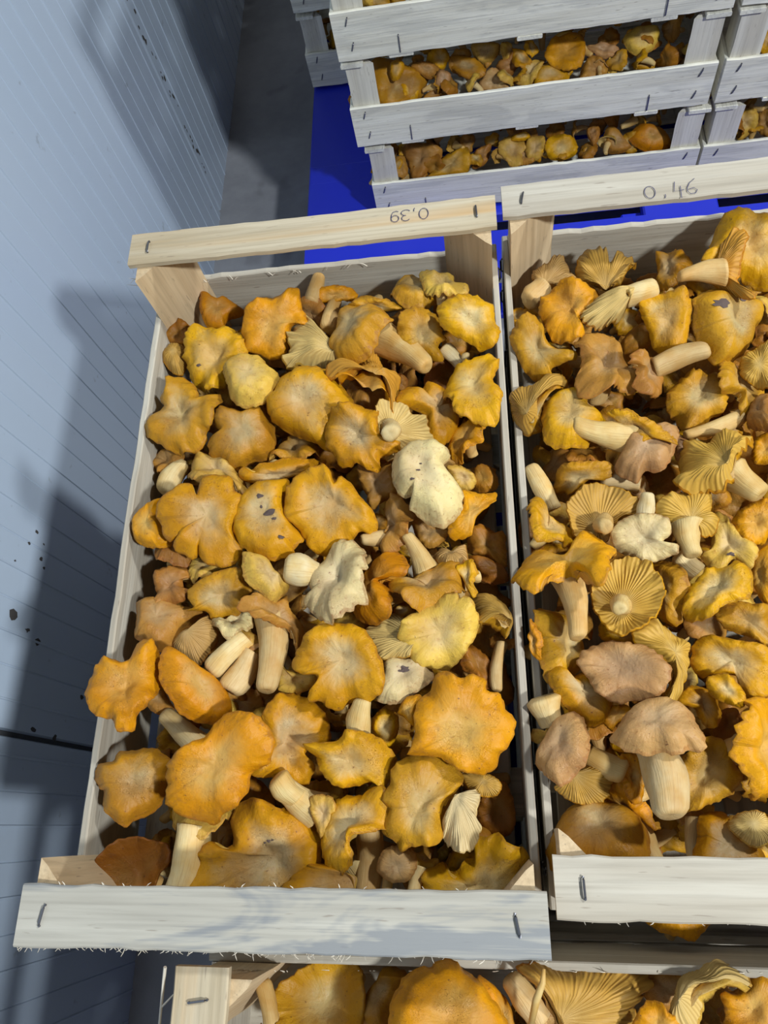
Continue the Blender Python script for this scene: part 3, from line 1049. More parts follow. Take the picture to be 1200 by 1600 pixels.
def copy_tree(o, parent=None):
    c = o.copy()
    COL.objects.link(c)
    c.parent = parent
    for ch in o.children: 
        d = ch.copy()
        COL.objects.link(d)
        d.parent = c
    return c
DATA_A = {
'P1': '''
c 1 o d; 495,225 520,215 600,265 640,240 690,275 760,320 745,345 650,380 640,430 560,425 510,350|deep orange torn cap against the far board
c 0 d w; 290,460 345,380 375,368 425,405 445,480 420,520 330,520 295,495|small olive-brown cap beneath the corner post
g 0 g; 280,560 330,520 410,535 425,600 395,690 350,690 300,640 275,600|little ribbed yellow cap at the left board
c 3 y w; c600,600; D 520,670 22; 455,465 490,425 570,418 600,435 640,425 700,430 745,460 755,520 760,580 700,640 640,760 610,795 560,795 470,755 430,700 415,640 420,560 450,510|ruffled golden cap with small brown hole
c 5 o f; c925,400; 740,430 765,340 800,280 870,245 960,235 1000,200 1050,190 1080,220 1085,290 1125,370 1110,410 1050,395 1015,450 1010,560 960,600 900,600 860,570 790,560 750,530 755,470|wide deep orange cap with lobed top edge
g 4 p; c1300,610; 1040,400 1110,410 1130,370 1180,420 1240,500 1330,590 1310,640 1180,660 1080,645 1005,650 990,590 1035,560 1015,490|pale fan of gills facing up
c 6 p d; 640,650 700,605 800,580 860,590 890,650 940,680 960,720 935,800 880,850 800,885 740,880 680,830 665,760 640,700|pale cream folded chunky cap
c 4 g w; c380,930; 270,850 320,790 320,740 390,710 440,740 480,800 490,850 540,830 600,810 620,850 590,940 580,1010 530,1025 500,1095 430,1130 340,1135 260,1095 200,1060 190,1000 195,940 230,900 290,880|lobed ochre cap with rolled rim
c 3 g d; c760,1030; 620,890 700,900 760,910 830,860 900,930 930,1020 935,1120 900,1180 800,1210 760,1240 700,1260 640,1210 560,1170 550,1110 560,1060 620,1030 580,970|flat pale ochre cap with ragged right edge
c 3 y K; 725,1270 760,1240 800,1260 850,1215 920,1215 1000,1190 1100,1185 1190,1210 1150,1245 1030,1290 960,1320 880,1315 800,1330 745,1310|narrow golden cap seen edge on
c 0 g w; 930,1150 1000,1130 1040,1080 1100,1060 1170,1090 1185,1140 1130,1180 1000,1190 900,1195|frilled yellow margin peeping from below
s 0 p; S 400,1215 100 290,1385 118|thick pale olive stem by the left board
c 3 p w; 440,1250 480,1160 540,1165 620,1190 660,1240 740,1290 780,1370 740,1400 650,1330 560,1330 470,1330 435,1290|whitish crumpled cap
c -1 b w; 215,1180 300,1150 350,1130 400,1160 340,1240 260,1270 230,1230|curled brown scrap touching the left board
''',
'F': '''
c 5 y d; c480,632; 420,630 432,600 450,582 480,574 505,578 530,600 548,625 553,640 535,660 528,690 515,705 490,690 470,683 445,672 428,655|large smooth round cap with grey-white centre
c 6 y f; c522,785; 447,785 452,760 470,738 500,727 515,735 522,755 530,745 545,755 560,775 575,790 588,815 582,835 560,830 545,850 530,865 505,868 480,850 468,825 452,810|big golden cap with torn right side
c 5 o d L; 252,1022 265,1013 287,1028 320,1052 345,1072 358,1095 360,1115 345,1128 325,1130 295,1120 275,1100 255,1070|orange cap with a cleft, tilted lengthwise
c 9 o w; c195,1078; 133,1085 140,1060 155,1035 160,1030 200,1032 210,1010 235,1006 248,1025 250,1050 245,1080 235,1100 215,1115 210,1140 185,1143 175,1120 150,1115|orange cap hanging over the left board
c 3 y w; c445,1160; 410,1125 420,1100 440,1085 470,1085 500,1110 513,1135 512,1160 475,1175 490,1200 480,1225 460,1230 440,1215 395,1210 400,1180 425,1170|dark golden cap with dished middle
c 3 y w; c430,1335; D 424,1309 4; D 430,1307 3; D 418,1312 3; 302,1340 320,1328 333,1312 350,1322 368,1318 360,1285 375,1260 400,1247 420,1255 440,1265 465,1258 490,1280 500,1310 500,1345 490,1400 440,1440 330,1440 295,1400|broad golden cap with flared ruffled back
c 7 y f; c535,1030; 455,1040 475,1000 495,980 525,975 560,980 575,995 590,1020 600,1050 598,1075 580,1095 550,1095 530,1108 510,1107 505,1095 480,1090 500,1055 480,1053|bright yellow cap with notch on the left
c 8 w d; c655,745; D 652,748 5; D 656,738 3; D 643,765 4; 614,735 618,715 632,700 650,690 675,690 695,700 702,715 692,727 705,745 720,765 723,785 715,805 700,820 684,825 665,810 650,800 640,790 645,775 630,775 617,755|largest whitish cream cap, two-lobed
c 1 y w; 660,1440 663,1365 680,1352 697,1355 693,1370 715,1365 725,1352 742,1345 742,1320 760,1312 778,1307 800,1318 818,1330 826,1350 825,1380 815,1420 750,1440|dark yellow cupped cap in the near right corner
s 2 b; S 575,1290 44 572,1400 34|fibrous brown stem standing by the near slat
c 4 y d; c560,1370; 465,1360 500,1350 540,1362 552,1385 550,1430 480,1440 440,1400|pale orange cap edge under the near slat
''',
'P3': '''
c 7 y f; c540,400; 250,350 300,280 390,220 450,210 470,280 510,165 600,160 680,180 690,250 740,290 720,380 690,440 700,530 745,600 690,680 620,690 530,670 490,630 480,560 470,640 400,620 340,570 380,500 440,460 380,495 325,545 290,510 260,430|very broad golden cap with dark margin splits
c 4 o d; 105,430 140,370 200,330 250,290 270,300 250,360 280,470 320,550 290,580 200,580 130,545 105,490|orange cap leaning on the left board
c 1 b d; 240,600 300,560 340,560 400,620 480,640 420,680 300,660 250,650|brownish cap edge under the broad cap
c 5 y d; c900,420; D 885,335 32; D 935,420 45; D 1000,555 26; D 890,390 14; D 960,455 20; 690,420 700,370 750,290 800,230 880,200 960,200 1020,210 1010,280 1000,350 1040,440 1085,500 1080,540 1035,570 1040,610 980,640 900,655 830,640 760,590 710,540 690,480|round yellow cap with dirty crusted centre
c 2 p w; 435,720 460,670 520,655 600,680 690,680 600,715 520,760 450,760|small pale yellow lobed scrap
c 3 b w; 235,740 280,700 380,690 440,740 440,760 390,770 400,830 440,840 400,900 300,920 240,930 210,910 240,850|buff knobbly cap with dark gap
c 4 g f; 420,950 470,930 430,870 440,820 530,760 620,720 740,710 760,790 800,830 760,880 740,960 680,990 600,1010 560,1005 540,960 480,950|flat ochre cap with frayed lower rim
c 6 p d; 750,620 790,615 870,650 920,720 1000,790 1010,830 930,905 880,880 840,830 790,800 760,740|small yellow tongue-shaped cap
c 2 b d; c240,1030; 120,1080 130,1000 125,920 150,880 230,880 240,930 360,880 400,940 460,950 520,970 490,1020 400,1060 360,1130 260,1190 200,1150 130,1120|wide pinkish buff cap at the left board
g 2 b; c440,1090; 330,1160 400,1080 480,1050 540,985 590,1060 590,1130 550,1200 490,1265 430,1230|brown gilled fan facing up
s 4 p; S 770,1110 125 560,1310 118|smooth cream stem lying aslant
c 5 b w; S 925,1000 250 885,1420 120; 740,890 800,870 900,900 990,880 1020,950 1070,1020 1120,1120 1070,1170 1010,1080 920,1030 840,1000 800,960|brown-topped mushroom with white flared stem
s 3 t; S 800,1200 140 670,1420 150|thick tan stem beside the white one
c 2 p w; 930,1200 1000,1300 1180,1330 1150,1400 1050,1440 960,1410|pale lump below the bright yellow cap
c 3 w w; 560,1010 620,1030 700,980 790,950 800,1010 740,1060 660,1100 600,1060|white torn flesh scrap
''',
'P4': '''
c 7 w w; c180,540; S 60,510 120 -120,490 165; 40,600 60,500 110,430 160,360 210,345 290,370 330,430 330,500 300,590 270,640 220,700 170,760 100,770 30,730 0,690 0,660 50,650|cream scarred cap lying on its side, thick white stem left
c 5 o w L; 800,230 850,130 870,60 960,80 1050,75 1000,130 930,220 890,290 850,330 810,320 790,280|golden folded cap near the right board
c 4 b w K; S 470,300 90 300,330 70; 430,180 470,90 530,110 540,200 560,270 520,330 480,400 420,410 430,340 470,290|buff cap folded upright with exposed stem
c 6 g w; S 655,500 150 548,300 78; 455,540 490,565 530,575 600,540 680,500 760,470 820,500 860,560 860,610 820,640 720,660 640,690 560,690 500,650 460,600|upturned ochre cap, pale stem pointing away from viewer
c 4 o d; 270,700 330,640 350,560 410,480 480,400 530,440 540,500 480,550 430,570 460,620 470,720 400,770 330,790 290,760|smooth brownish orange folded cap
c 2 b w; 560,180 620,200 740,260 780,260 770,310 700,370 650,360 600,300|buff cap below the large cream one
c 6 y w K; 840,490 880,440 910,450 920,530 920,640 890,620 860,550|thin bright yellow edge standing up
g 5 g; c1060,860; 900,650 960,650 1030,700 1080,780 1115,820 1100,860 1060,820 1000,810 950,790 930,720|ochre gilled fan by the right board
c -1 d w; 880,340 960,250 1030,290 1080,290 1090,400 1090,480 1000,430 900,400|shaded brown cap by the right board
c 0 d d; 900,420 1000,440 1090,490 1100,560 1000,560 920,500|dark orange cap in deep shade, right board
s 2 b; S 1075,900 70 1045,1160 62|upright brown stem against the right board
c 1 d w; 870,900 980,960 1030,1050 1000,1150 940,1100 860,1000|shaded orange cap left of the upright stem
g 3 b; 700,420 850,390 880,430 800,480 740,460|brown gill fragment above the upturned cap
g 5 p; c620,900; 320,810 400,780 480,750 520,750 500,830 520,900 570,960 560,985 480,980 410,990 380,930 350,870|pale pinkish gills spread like a fan
c 7 p f; c735,840; 505,840 540,770 620,720 640,680 690,690 750,640 820,630 840,660 870,640 920,690 945,780 930,850 900,900 850,970 780,1050 700,1040 600,1010 570,970 520,900|pale gold cap with pinkish dished middle
c 5 w d; c540,1080; D 545,1068 38; D 520,1080 14; 390,1200 410,1090 430,1000 500,980 600,1000 680,1040 680,1100 620,1160 560,1190 500,1230 430,1225|greyish white cap with dark mark
c 4 p d; 475,740 490,700 550,695 570,720 520,760 485,760|tiny pale round knob
''',
'P5': '''
s 1 p; S 690,400 120 490,215 88|pale tapered stem under the orange bean-shaped cap
c 0 b d; 400,170 410,90 470,60 500,130 540,200 470,220|small pinkish brown lump beside overhanging cap
c 3 g d; c330,600; 130,520 160,480 220,470 260,420 330,405 430,405 490,440 525,470 490,540 500,600 490,640 440,720 350,760 280,800 210,750 175,700 180,620 150,600|ochre cap with curled lacy top edge
c 9 o f; c760,480; 500,620 510,500 560,430 640,370 710,340 750,270 820,215 900,210 980,240 1040,310 1055,390 1020,480 930,530 920,600 880,680 790,740 760,790 690,790 600,760 530,720 500,680|large smooth orange bean-shaped cap
s 5 p; S 640,800 150 565,1150 140|yellowish wrinkled stem reaching the near slat
c 2 d u; c330,1050; 90,1090 120,1010 180,930 250,880 330,860 420,880 490,890 515,940 510,1010 460,1060 420,1150 350,1220 240,1220 120,1160|brown funnel cap in the near left corner
c 3 y w; 640,1010 700,985 760,1000 790,1040 740,1060 660,1050|small yellow roll beside wrinkled stem
''',
'P6': '''
c 6 y w; S 30,560 110 -50,470 100; 145,820 160,740 200,660 240,580 330,540 400,515 440,530 440,600 410,680 360,720 300,760 290,830 250,890 190,890|cap with pale frilled edges on a curved stem
c 5 p w; S 130,620 190 -30,500 90; 100,560 190,560 215,620 190,700 150,740 110,640|pale flared underside joining the frilled cap
c 8 o f; c770,260; 545,350 570,290 570,200 590,120 640,90 650,40 700,0 770,30 820,20 880,40 885,90 950,100 960,160 1010,210 1005,270 980,330 940,360 930,420 890,450 790,440 720,400 640,370 560,370|largest flat peach-orange cap with scalloped rim
c 6 o d; 490,180 530,120 590,110 575,200 560,240 520,200|orange lobe beside the scalloped cap
c 6 y w; c270,400; S 320,300 100 335,120 84; 65,330 90,320 220,310 260,260 300,260 370,280 430,320 475,380 465,450 430,510 370,490 300,510 220,500 160,450 120,390|orange and pink cap with brown stem pointing up
c 2 y d; 385,210 420,170 480,190 490,250 460,330 420,320 380,260|small yellow cap in a dark gap
c 6 g w; c590,600; 430,560 460,510 470,430 540,380 620,370 700,375 750,420 780,480 740,540 700,590 690,680 685,750 640,770 580,770 540,780 500,800 480,750 430,720 420,670 450,620|knobbly olive-gold cap with pale raised right rim
g 6 w; c740,560; 710,620 780,560 830,530 850,560 840,640 860,700 820,790 760,810 700,740 690,670|torn cap showing grey-white gills
c 4 t d; 400,880 430,800 500,780 560,810 570,870 530,930 450,930|smooth pinkish tan knob
s 3 p; S 590,870 60 555,1010 52|short cream stump at the near slat
s 3 y; S 450,880 44 430,1010 42|thin yellowish stump at the near slat
g 3 g; 780,460 850,445 920,470 950,510 930,545 870,550 820,520|ochre ribbed cap right of knobbly cap
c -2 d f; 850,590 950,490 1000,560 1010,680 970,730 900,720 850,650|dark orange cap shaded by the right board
''',
'P2': '''
c 2 o w K; S 170,260 60 125,430 96; 45,230 80,190 200,175 280,210 290,250 240,270 200,260 130,270 100,280 60,270|small upright mushroom with round-ended stem
s 4 b; S 20,270 96 72,110 66|brown stem rising above the far board
c 6 g d; S 420,470 230 700,650 112; 160,590 190,500 230,400 280,330 400,310 460,340 490,370 450,420 410,500 380,560 330,600 230,640 180,630|brown-gold cap on side with long cream stem
c 3 g d; 490,220 520,175 600,150 640,170 700,210 760,260 700,290 600,290 520,260|smooth tan cap below the far board
c 6 p w; 660,130 700,110 780,100 850,130 870,170 940,190 930,225 860,235 760,225 700,195|pale cream lumpy cap near far right post
c 4 g w K; 245,290 300,250 420,245 520,280 580,295 500,330 400,310 270,325|flat ochre strip-like cap
c 4 g w; 530,440 540,350 620,300 700,310 790,380 780,450 800,480 770,530 790,600 750,620 700,600 600,580 550,520|wavy ochre cap folded in half
c 7 y w; c960,390; 770,290 830,260 900,240 960,225 1020,240 1090,290 1100,360 1125,420 1110,500 1070,545 1010,540 950,500 880,470 820,440 780,390|frilly pale yellow cap beside far right post
g 6 o L; c360,780; 120,670 180,640 270,650 330,625 410,630 470,680 510,740 540,800 520,850 450,790 400,740 340,710 240,710 170,700|orange curved rim with gills on top
c 1 b d; 200,720 330,720 410,760 480,830 450,870 350,890 280,860 230,790|brownish cap in shade under a curved rim
c 7 y f; c970,770; 800,780 830,700 900,640 970,600 1060,580 1125,620 1100,690 1080,730 1135,780 1130,860 1110,940 1040,965 950,950 870,930 860,870 810,840|round golden cap with pinkish centre, right board
c 4 y d; 530,850 560,790 600,770 640,790 655,840 700,745 770,770 800,820 790,880 760,920 840,890 880,960 860,1050 810,1100 740,1090 700,1000 690,930 620,900|three-lobed smooth golden cap
c 8 y w; c300,1040; 105,950 130,900 200,880 300,875 340,900 400,900 410,980 440,1060 530,1080 530,1130 480,1160 420,1180 430,1250 370,1255 300,1210 250,1240 200,1230 160,1160 120,1110 100,1020|crinkled yellow cap with pinkish hollow middle
g 7 p u; c490,1020; S 490,1010 120 485,1040 104; 400,890 440,840 500,855 570,860 620,920 690,940 700,1000 740,1080 650,1080 560,1130 490,1190 440,1170 440,1090 420,1050 415,980|upside-down cap, pale gills round a cut stem
c 3 o w; 830,1130 880,1020 950,970 1040,970 1010,1060 950,1150 860,1190|orange folded cap below the round one
c 2 p w; 820,1240 900,1230 950,1260 990,1320 950,1370 880,1350|pale fuzzy scrap near the right board
c 3 b w; 300,1220 380,1200 480,1210 520,1330 520,1390 450,1430 380,1480 340,1380|brown torn cap left of the large cream one
s 1 w; S 900,640 70 800,540 90|greyish stem in the dark hollow
s 2 p; S 940,640 44 928,570 46|tiny stem tip poking from the dark hollow
c 0 d d; 990,1240 1060,1230 1110,1300 1100,1360 1020,1380 960,1330|shaded brown cap beside right board
c 2 b w; 500,700 560,700 585,740 560,790 520,770|small brown knob beside curved rim
''',
}
DATA_B = {
'Q1': '''
g 3 b; c200,600; S 190,600 100 130,660 84; 150,570 155,520 200,500 250,465 300,480 330,550 350,590 290,580 240,600 190,600|buff gilled cap with stubby pale stem by the post
g 3 g; c470,640; 355,570 355,470 390,430 440,425 485,440 490,480 540,450 600,450 615,490 570,540 540,590 470,605|two-lobed gilled cap leaning on the far board
c 3 y w K; 700,580 705,500 720,440 790,435 850,470 820,530 780,600 720,610|small yellow trumpet near the far board
c 7 y w; 890,500 960,400 1000,290 1060,245 1130,240 1190,300 1200,350 1260,380 1260,560 1200,600 1120,560 1000,520|tall crumpled golden cap rising above far board
g 10 o; c1000,540; S 1000,530 110 805,550 52; 950,480 1000,440 1030,360 1090,340 1110,400 1080,470 1050,560 1130,620 1120,650 1000,610 940,560|orange trumpet mouth with narrow stem pointing left
c 6 o w; c320,690; 180,700 200,620 250,595 280,570 340,580 430,600 435,650 400,730 350,760 380,790 360,830 270,845 220,800 200,750|orange lobed cap with pale middle
g 7 p; c600,620; S 560,640 100 700,600 82; 365,740 420,650 500,640 560,660 560,710 500,760 430,780|curled cap showing pale gills and stem
c 7 y f; c755,750; 625,650 680,630 760,620 830,600 855,680 850,740 840,800 820,860 740,900 690,870 670,800 640,730|flat golden cap with pinkish pale patch
c 5 g d; D 925,708 42; D 1030,680 22; 860,680 880,640 960,615 1050,625 1130,650 1175,700 1160,760 1110,800 1100,870 1040,930 960,950 920,900 880,800|big brown-gold cap carrying a dark smear
c 4 g w; 50,820 120,715 190,760 210,840 260,870 330,880 340,920 280,940 230,960 240,1000 170,1010 110,960 80,900|jagged ochre cap at the left board
c 6 b w; 340,860 380,820 450,830 510,890 560,930 610,980 630,1040 600,1070 540,1050 470,1070 400,1040 370,980 380,910|lumpy tan cap with worm holes
c 8 b w; S 690,960 90 930,875 84; 580,930 600,890 660,885 710,940 720,1070 660,1085 630,1040 620,960|tan cap with straight white stem
c 3 g w; 760,1060 830,1000 900,970 980,970 1010,1060 1000,1150 950,1170 900,1230 820,1240 800,1180 750,1130|brownish wavy cap right of the centre
c 4 g w L; 1000,920 1040,920 1060,980 1150,1050 1180,1090 1100,1180 1060,1140 1060,1070 990,1050 980,980|curled golden cap flowing into its stem
g 6 y; 1070,960 1100,900 1160,860 1230,850 1230,1020 1180,1050 1100,1010|yellow gilled cap at the right frame edge
g 3 g; c180,1240; 60,1110 130,1040 200,1010 260,980 300,1030 240,1060 200,1090 200,1200 130,1260 70,1200|frizzy gilled cap at the left board
c 0 y w; 40,710 110,690 130,740 60,770|small yellow tip beside the left board
c 6 b d; 1110,1200 1160,1110 1230,1080 1240,1220 1150,1230|smooth tan cap at right frame edge
s 5 g; S 1080,1170 62 830,1255 40|slender brown stem pointing left
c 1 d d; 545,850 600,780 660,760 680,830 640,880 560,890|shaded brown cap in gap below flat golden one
''',
'F': '''
c 5 y d; 849,640 860,620 885,611 910,615 922,640 940,650 945,662 925,680 915,695 880,700 855,690 848,665|smooth lemon-yellow cap under a thick curved stem
c 6 y d; 858,1052 872,1042 888,1060 910,1052 928,1067 952,1092 950,1120 920,1135 890,1110 865,1080|golden cap with lifted rim low at left
''',
'Q2': '''
c 8 y w K; S 590,90 150 330,40 84; 490,-20 560,-30 640,10 720,60 795,130 740,100 640,100 590,120 545,80 550,40|mushroom on side with thick cream bent stem
c 6 t d; 515,240 540,170 600,90 700,50 770,30 800,70 780,150 740,230 700,250 650,240 620,290 580,280|wrinkled tan-brown rounded cap
g 7 y; c1040,250; S 1040,250 150 1165,350 92; 795,260 830,210 900,150 950,100 1020,80 1110,80 1125,120 1100,180 1060,220 1000,290 920,310 830,340 800,320|pale yellow flared underside with stem to the right
c 4 o w; 1130,180 1150,100 1200,80 1240,120 1230,200 1150,210|orange ruffle at the right frame edge
s 3 p; S 240,420 84 138,225 66|smooth pale stem beside the left board
c 3 g w K; 245,320 280,220 380,205 480,210 510,240 480,280 400,290 320,340 260,355|pinkish gold cap seen nearly edge on
g 7 g u; c450,500; S 465,480 90 477,492 66; 305,430 320,370 390,310 480,305 560,340 620,380 625,430 540,450 500,510 480,560 380,560 340,540|brownish gilled disc with round cut stem
c 6 y w L; 130,400 180,370 200,430 240,470 330,540 355,570 310,580 220,550 160,500|golden leaf-like cap by the left board
c 8 w w; S 650,460 70 662,345 62; 500,530 540,470 620,440 690,440 750,460 765,520 730,560 790,570 790,610 720,640 660,650 570,620 520,590|cream bumpy cap with its stem pointing up
g 7 y; c850,470; S 840,480 130 865,620 76; 695,430 740,370 820,335 900,330 950,360 950,420 970,470 960,520 900,540 880,500 830,560 800,520|yellow gilled cap with stem pointing down
c 4 p f; D 1035,625 18; 905,620 950,580 960,430 1010,440 1040,490 1080,530 1150,590 1140,650 1110,680 1050,630 1000,680 940,670|peach cap with three pointed corners
c 11 o w; S 290,700 150 350,990 80; 55,710 110,660 180,620 290,640 350,590 400,555 470,560 520,610 490,660 500,720 440,755 400,720 340,690 270,710 210,740 170,790 100,770|wide orange cap over the left board, white stem down
g 9 y u; c545,850; S 545,840 90 538,860 62; 415,770 440,700 490,660 560,625 640,640 700,690 735,770 720,840 680,910 600,960 530,970 460,910 420,840|perfectly round yellow gilled disc facing up
c 4 g d; 690,660 760,655 820,690 840,740 820,830 800,930 740,920 720,870 740,780 720,710|orange-brown cap behind the gilled disc
c 8 y w; 820,860 850,760 920,700 1000,660 1060,650 1110,690 1130,730 1100,800 1010,840 960,900 900,910 830,890|pale yellow deeply cracked cap
c 5 g w; 965,880 1040,830 1120,840 1200,860 1240,1030 1180,1020 1110,980 1000,940|broad gold cap below the cracked one
c 4 o d; 1130,680 1160,620 1200,580 1240,600 1240,850 1180,840 1150,760|orange cap at right edge, beside cracked cap
c 5 o w; 1080,420 1200,370 1230,450 1210,510 1180,570 1100,560 1050,490|orange cap at right edge, above peach cap
c 4 g d; 150,930 160,870 220,865 290,900 320,980 350,1060 340,1150 280,1170 220,1190 190,1100 170,1000|long ochre cap along the left board
c 9 t f; c540,1120; 355,1090 400,1030 480,1010 560,1015 660,1030 720,1080 760,1140 750,1200 690,1240 600,1250 520,1270 440,1240 410,1180 365,1130|flat pinkish brown cap with wavy rim
g 6 y L; 600,960 680,920 740,940 800,990 855,1040 850,1120 810,1200 790,1280 740,1280 760,1160 730,1090 650,1020|tall yellow fold right of the pinkish cap
c 7 y w; c1040,1090; 860,1100 880,1010 940,980 1040,1000 1110,1010 1200,1040 1240,1200 1180,1250 1080,1250 1060,1160 960,1150 900,1170|frilly bright yellow cap cluster at right
c 9 y w; 930,1180 1000,1150 1070,1200 1095,1250 1080,1300 1000,1270 950,1240|small yellow curl on the frilly cluster
c 7 o w K; 135,910 165,950 185,1010 170,1085 145,1040|thin orange sliver touching the left board
s 3 p; S 880,700 100 800,620 90|pale stem between cream cap and cracked cap
c 3 t d; 790,90 860,120 900,160 850,200 790,190|tan knob left of the flared underside
s 3 t; S 620,300 80 460,285 66|tan stem lying behind the gilled disc
c 0 d d; 95,480 160,460 210,540 180,600 110,590|shaded brown cap beside the left board
c 2 d w; 330,160 430,150 480,210 380,210 300,200|brown cap edge under the lemon cap
''',
'Q3': '''
s 7 p; S 240,240 90 200,115 160|round-ended pale stem over the left board
c 9 t d; 165,400 200,330 240,250 290,190 350,185 385,240 400,320 390,400 330,450 280,500 220,470|warty tan cap tilted on its side
g 6 g; c330,440; S 400,370 90 560,450 96; 250,510 330,450 400,420 500,470 490,540 440,590 380,590 300,560|golden gilled cap with stem running right
c 14 t d; c700,260; S 690,330 165 765,640 140; 500,290 530,240 600,170 680,140 780,140 850,180 890,240 915,300 900,350 850,340 790,370 720,350 650,360 590,350 540,330|standing mushroom, wrinkled tan cap, stout cream stem
c 6 o w; 455,200 490,160 560,150 590,180 520,240 500,260|small orange cap left of the standing mushroom
c 5 g w; 775,600 790,430 850,350 930,290 1000,310 1050,400 1080,470 1040,540 930,590 830,620|lacy-edged ochre cap right of the stout stem
c 8 o w L; 1085,200 1130,130 1200,120 1240,200 1240,500 1180,560 1110,550 1090,450 1075,330|long orange ruffled cap at right frame edge
c 4 g d; c470,730; S 610,640 90 705,860 76; 220,780 250,700 300,640 400,600 520,610 600,640 650,690 660,760 640,880 400,900 250,890|large smooth gold cap at the near board
c 4 y d; 890,660 950,625 1020,640 1060,740 1160,780 1170,900 880,900 890,740|smooth yellow cap at the near board
g 7 p; 1025,690 1060,640 1150,620 1200,660 1210,740 1150,780 1080,740|pale gilled piece on the smooth yellow cap
s 3 b; S 870,650 60 880,880 56|brown stem upright at the near board
c 3 o w K; 450,520 560,500 640,590 720,690 640,680 500,600|orange ridge above the large gold cap
c 6 o w; 520,400 560,370 610,370 640,450 640,560 600,580 560,500|orange curled cap beside the stout stem
c 5 y w; 800,130 870,60 950,100 990,170 970,240 920,240 890,170|yellow curled cap behind the standing mushroom
c 1 d w; 990,180 1060,170 1080,260 1010,300 960,270|shaded brown cap right of yellow curl
''',
}
DATA_C = {
'C1': '''
s 3 g; S 565,470 54 532,305 46|wrinkled brown-gold stem near the corner post
c 2 g u; c740,380; 570,360 600,310 650,280 720,240 790,215 860,230 890,300 890,430 850,520 700,560 600,500 580,420|broad dished gold cap with rolled rim
c 0 g d; 890,400 950,320 980,260 1020,260 1050,300 1000,400 960,500 900,480|brown-gold fold left of the orange cap
''',
'F': '''
c 7 o d; c700,1600; 608,1610 615,1560 640,1522 660,1512 674,1514 682,1505 700,1500 730,1520 760,1545 785,1580 795,1630 760,1680 640,1680 610,1650|large vivid orange domed cap at the bottom edge
''',
'C2': '''
s 4 t; S 230,800 100 100,620 84|tan stem slanting beside the orange cap
g 2 g; c300,800; 130,580 220,562 300,560 440,570 640,580 660,660 620,740 640,790 560,900 400,950 300,780 200,660|large brown-gold gilled trumpet
c -2 b d; 660,590 900,600 860,680 800,760 700,740|shaded smooth brown cap under the board
g 3 p L; c880,820; 800,850 820,720 900,620 980,590 1080,600 1110,640 1000,660 930,720 880,850|arched pale gilled rim
c 3 o w; 1000,690 1060,680 1100,640 1130,600 1200,620 1240,700 1240,900 1050,900 1020,760|orange knobbly cap at bottom right
c 6 o w; 640,800 670,750 740,730 770,770 840,800 820,880 640,900|small orange lobed cap at the bottom edge
c 3 o d; -30,640 10,640 60,720 90,850 60,950 -30,900|orange cap under the tan stem
''',
}
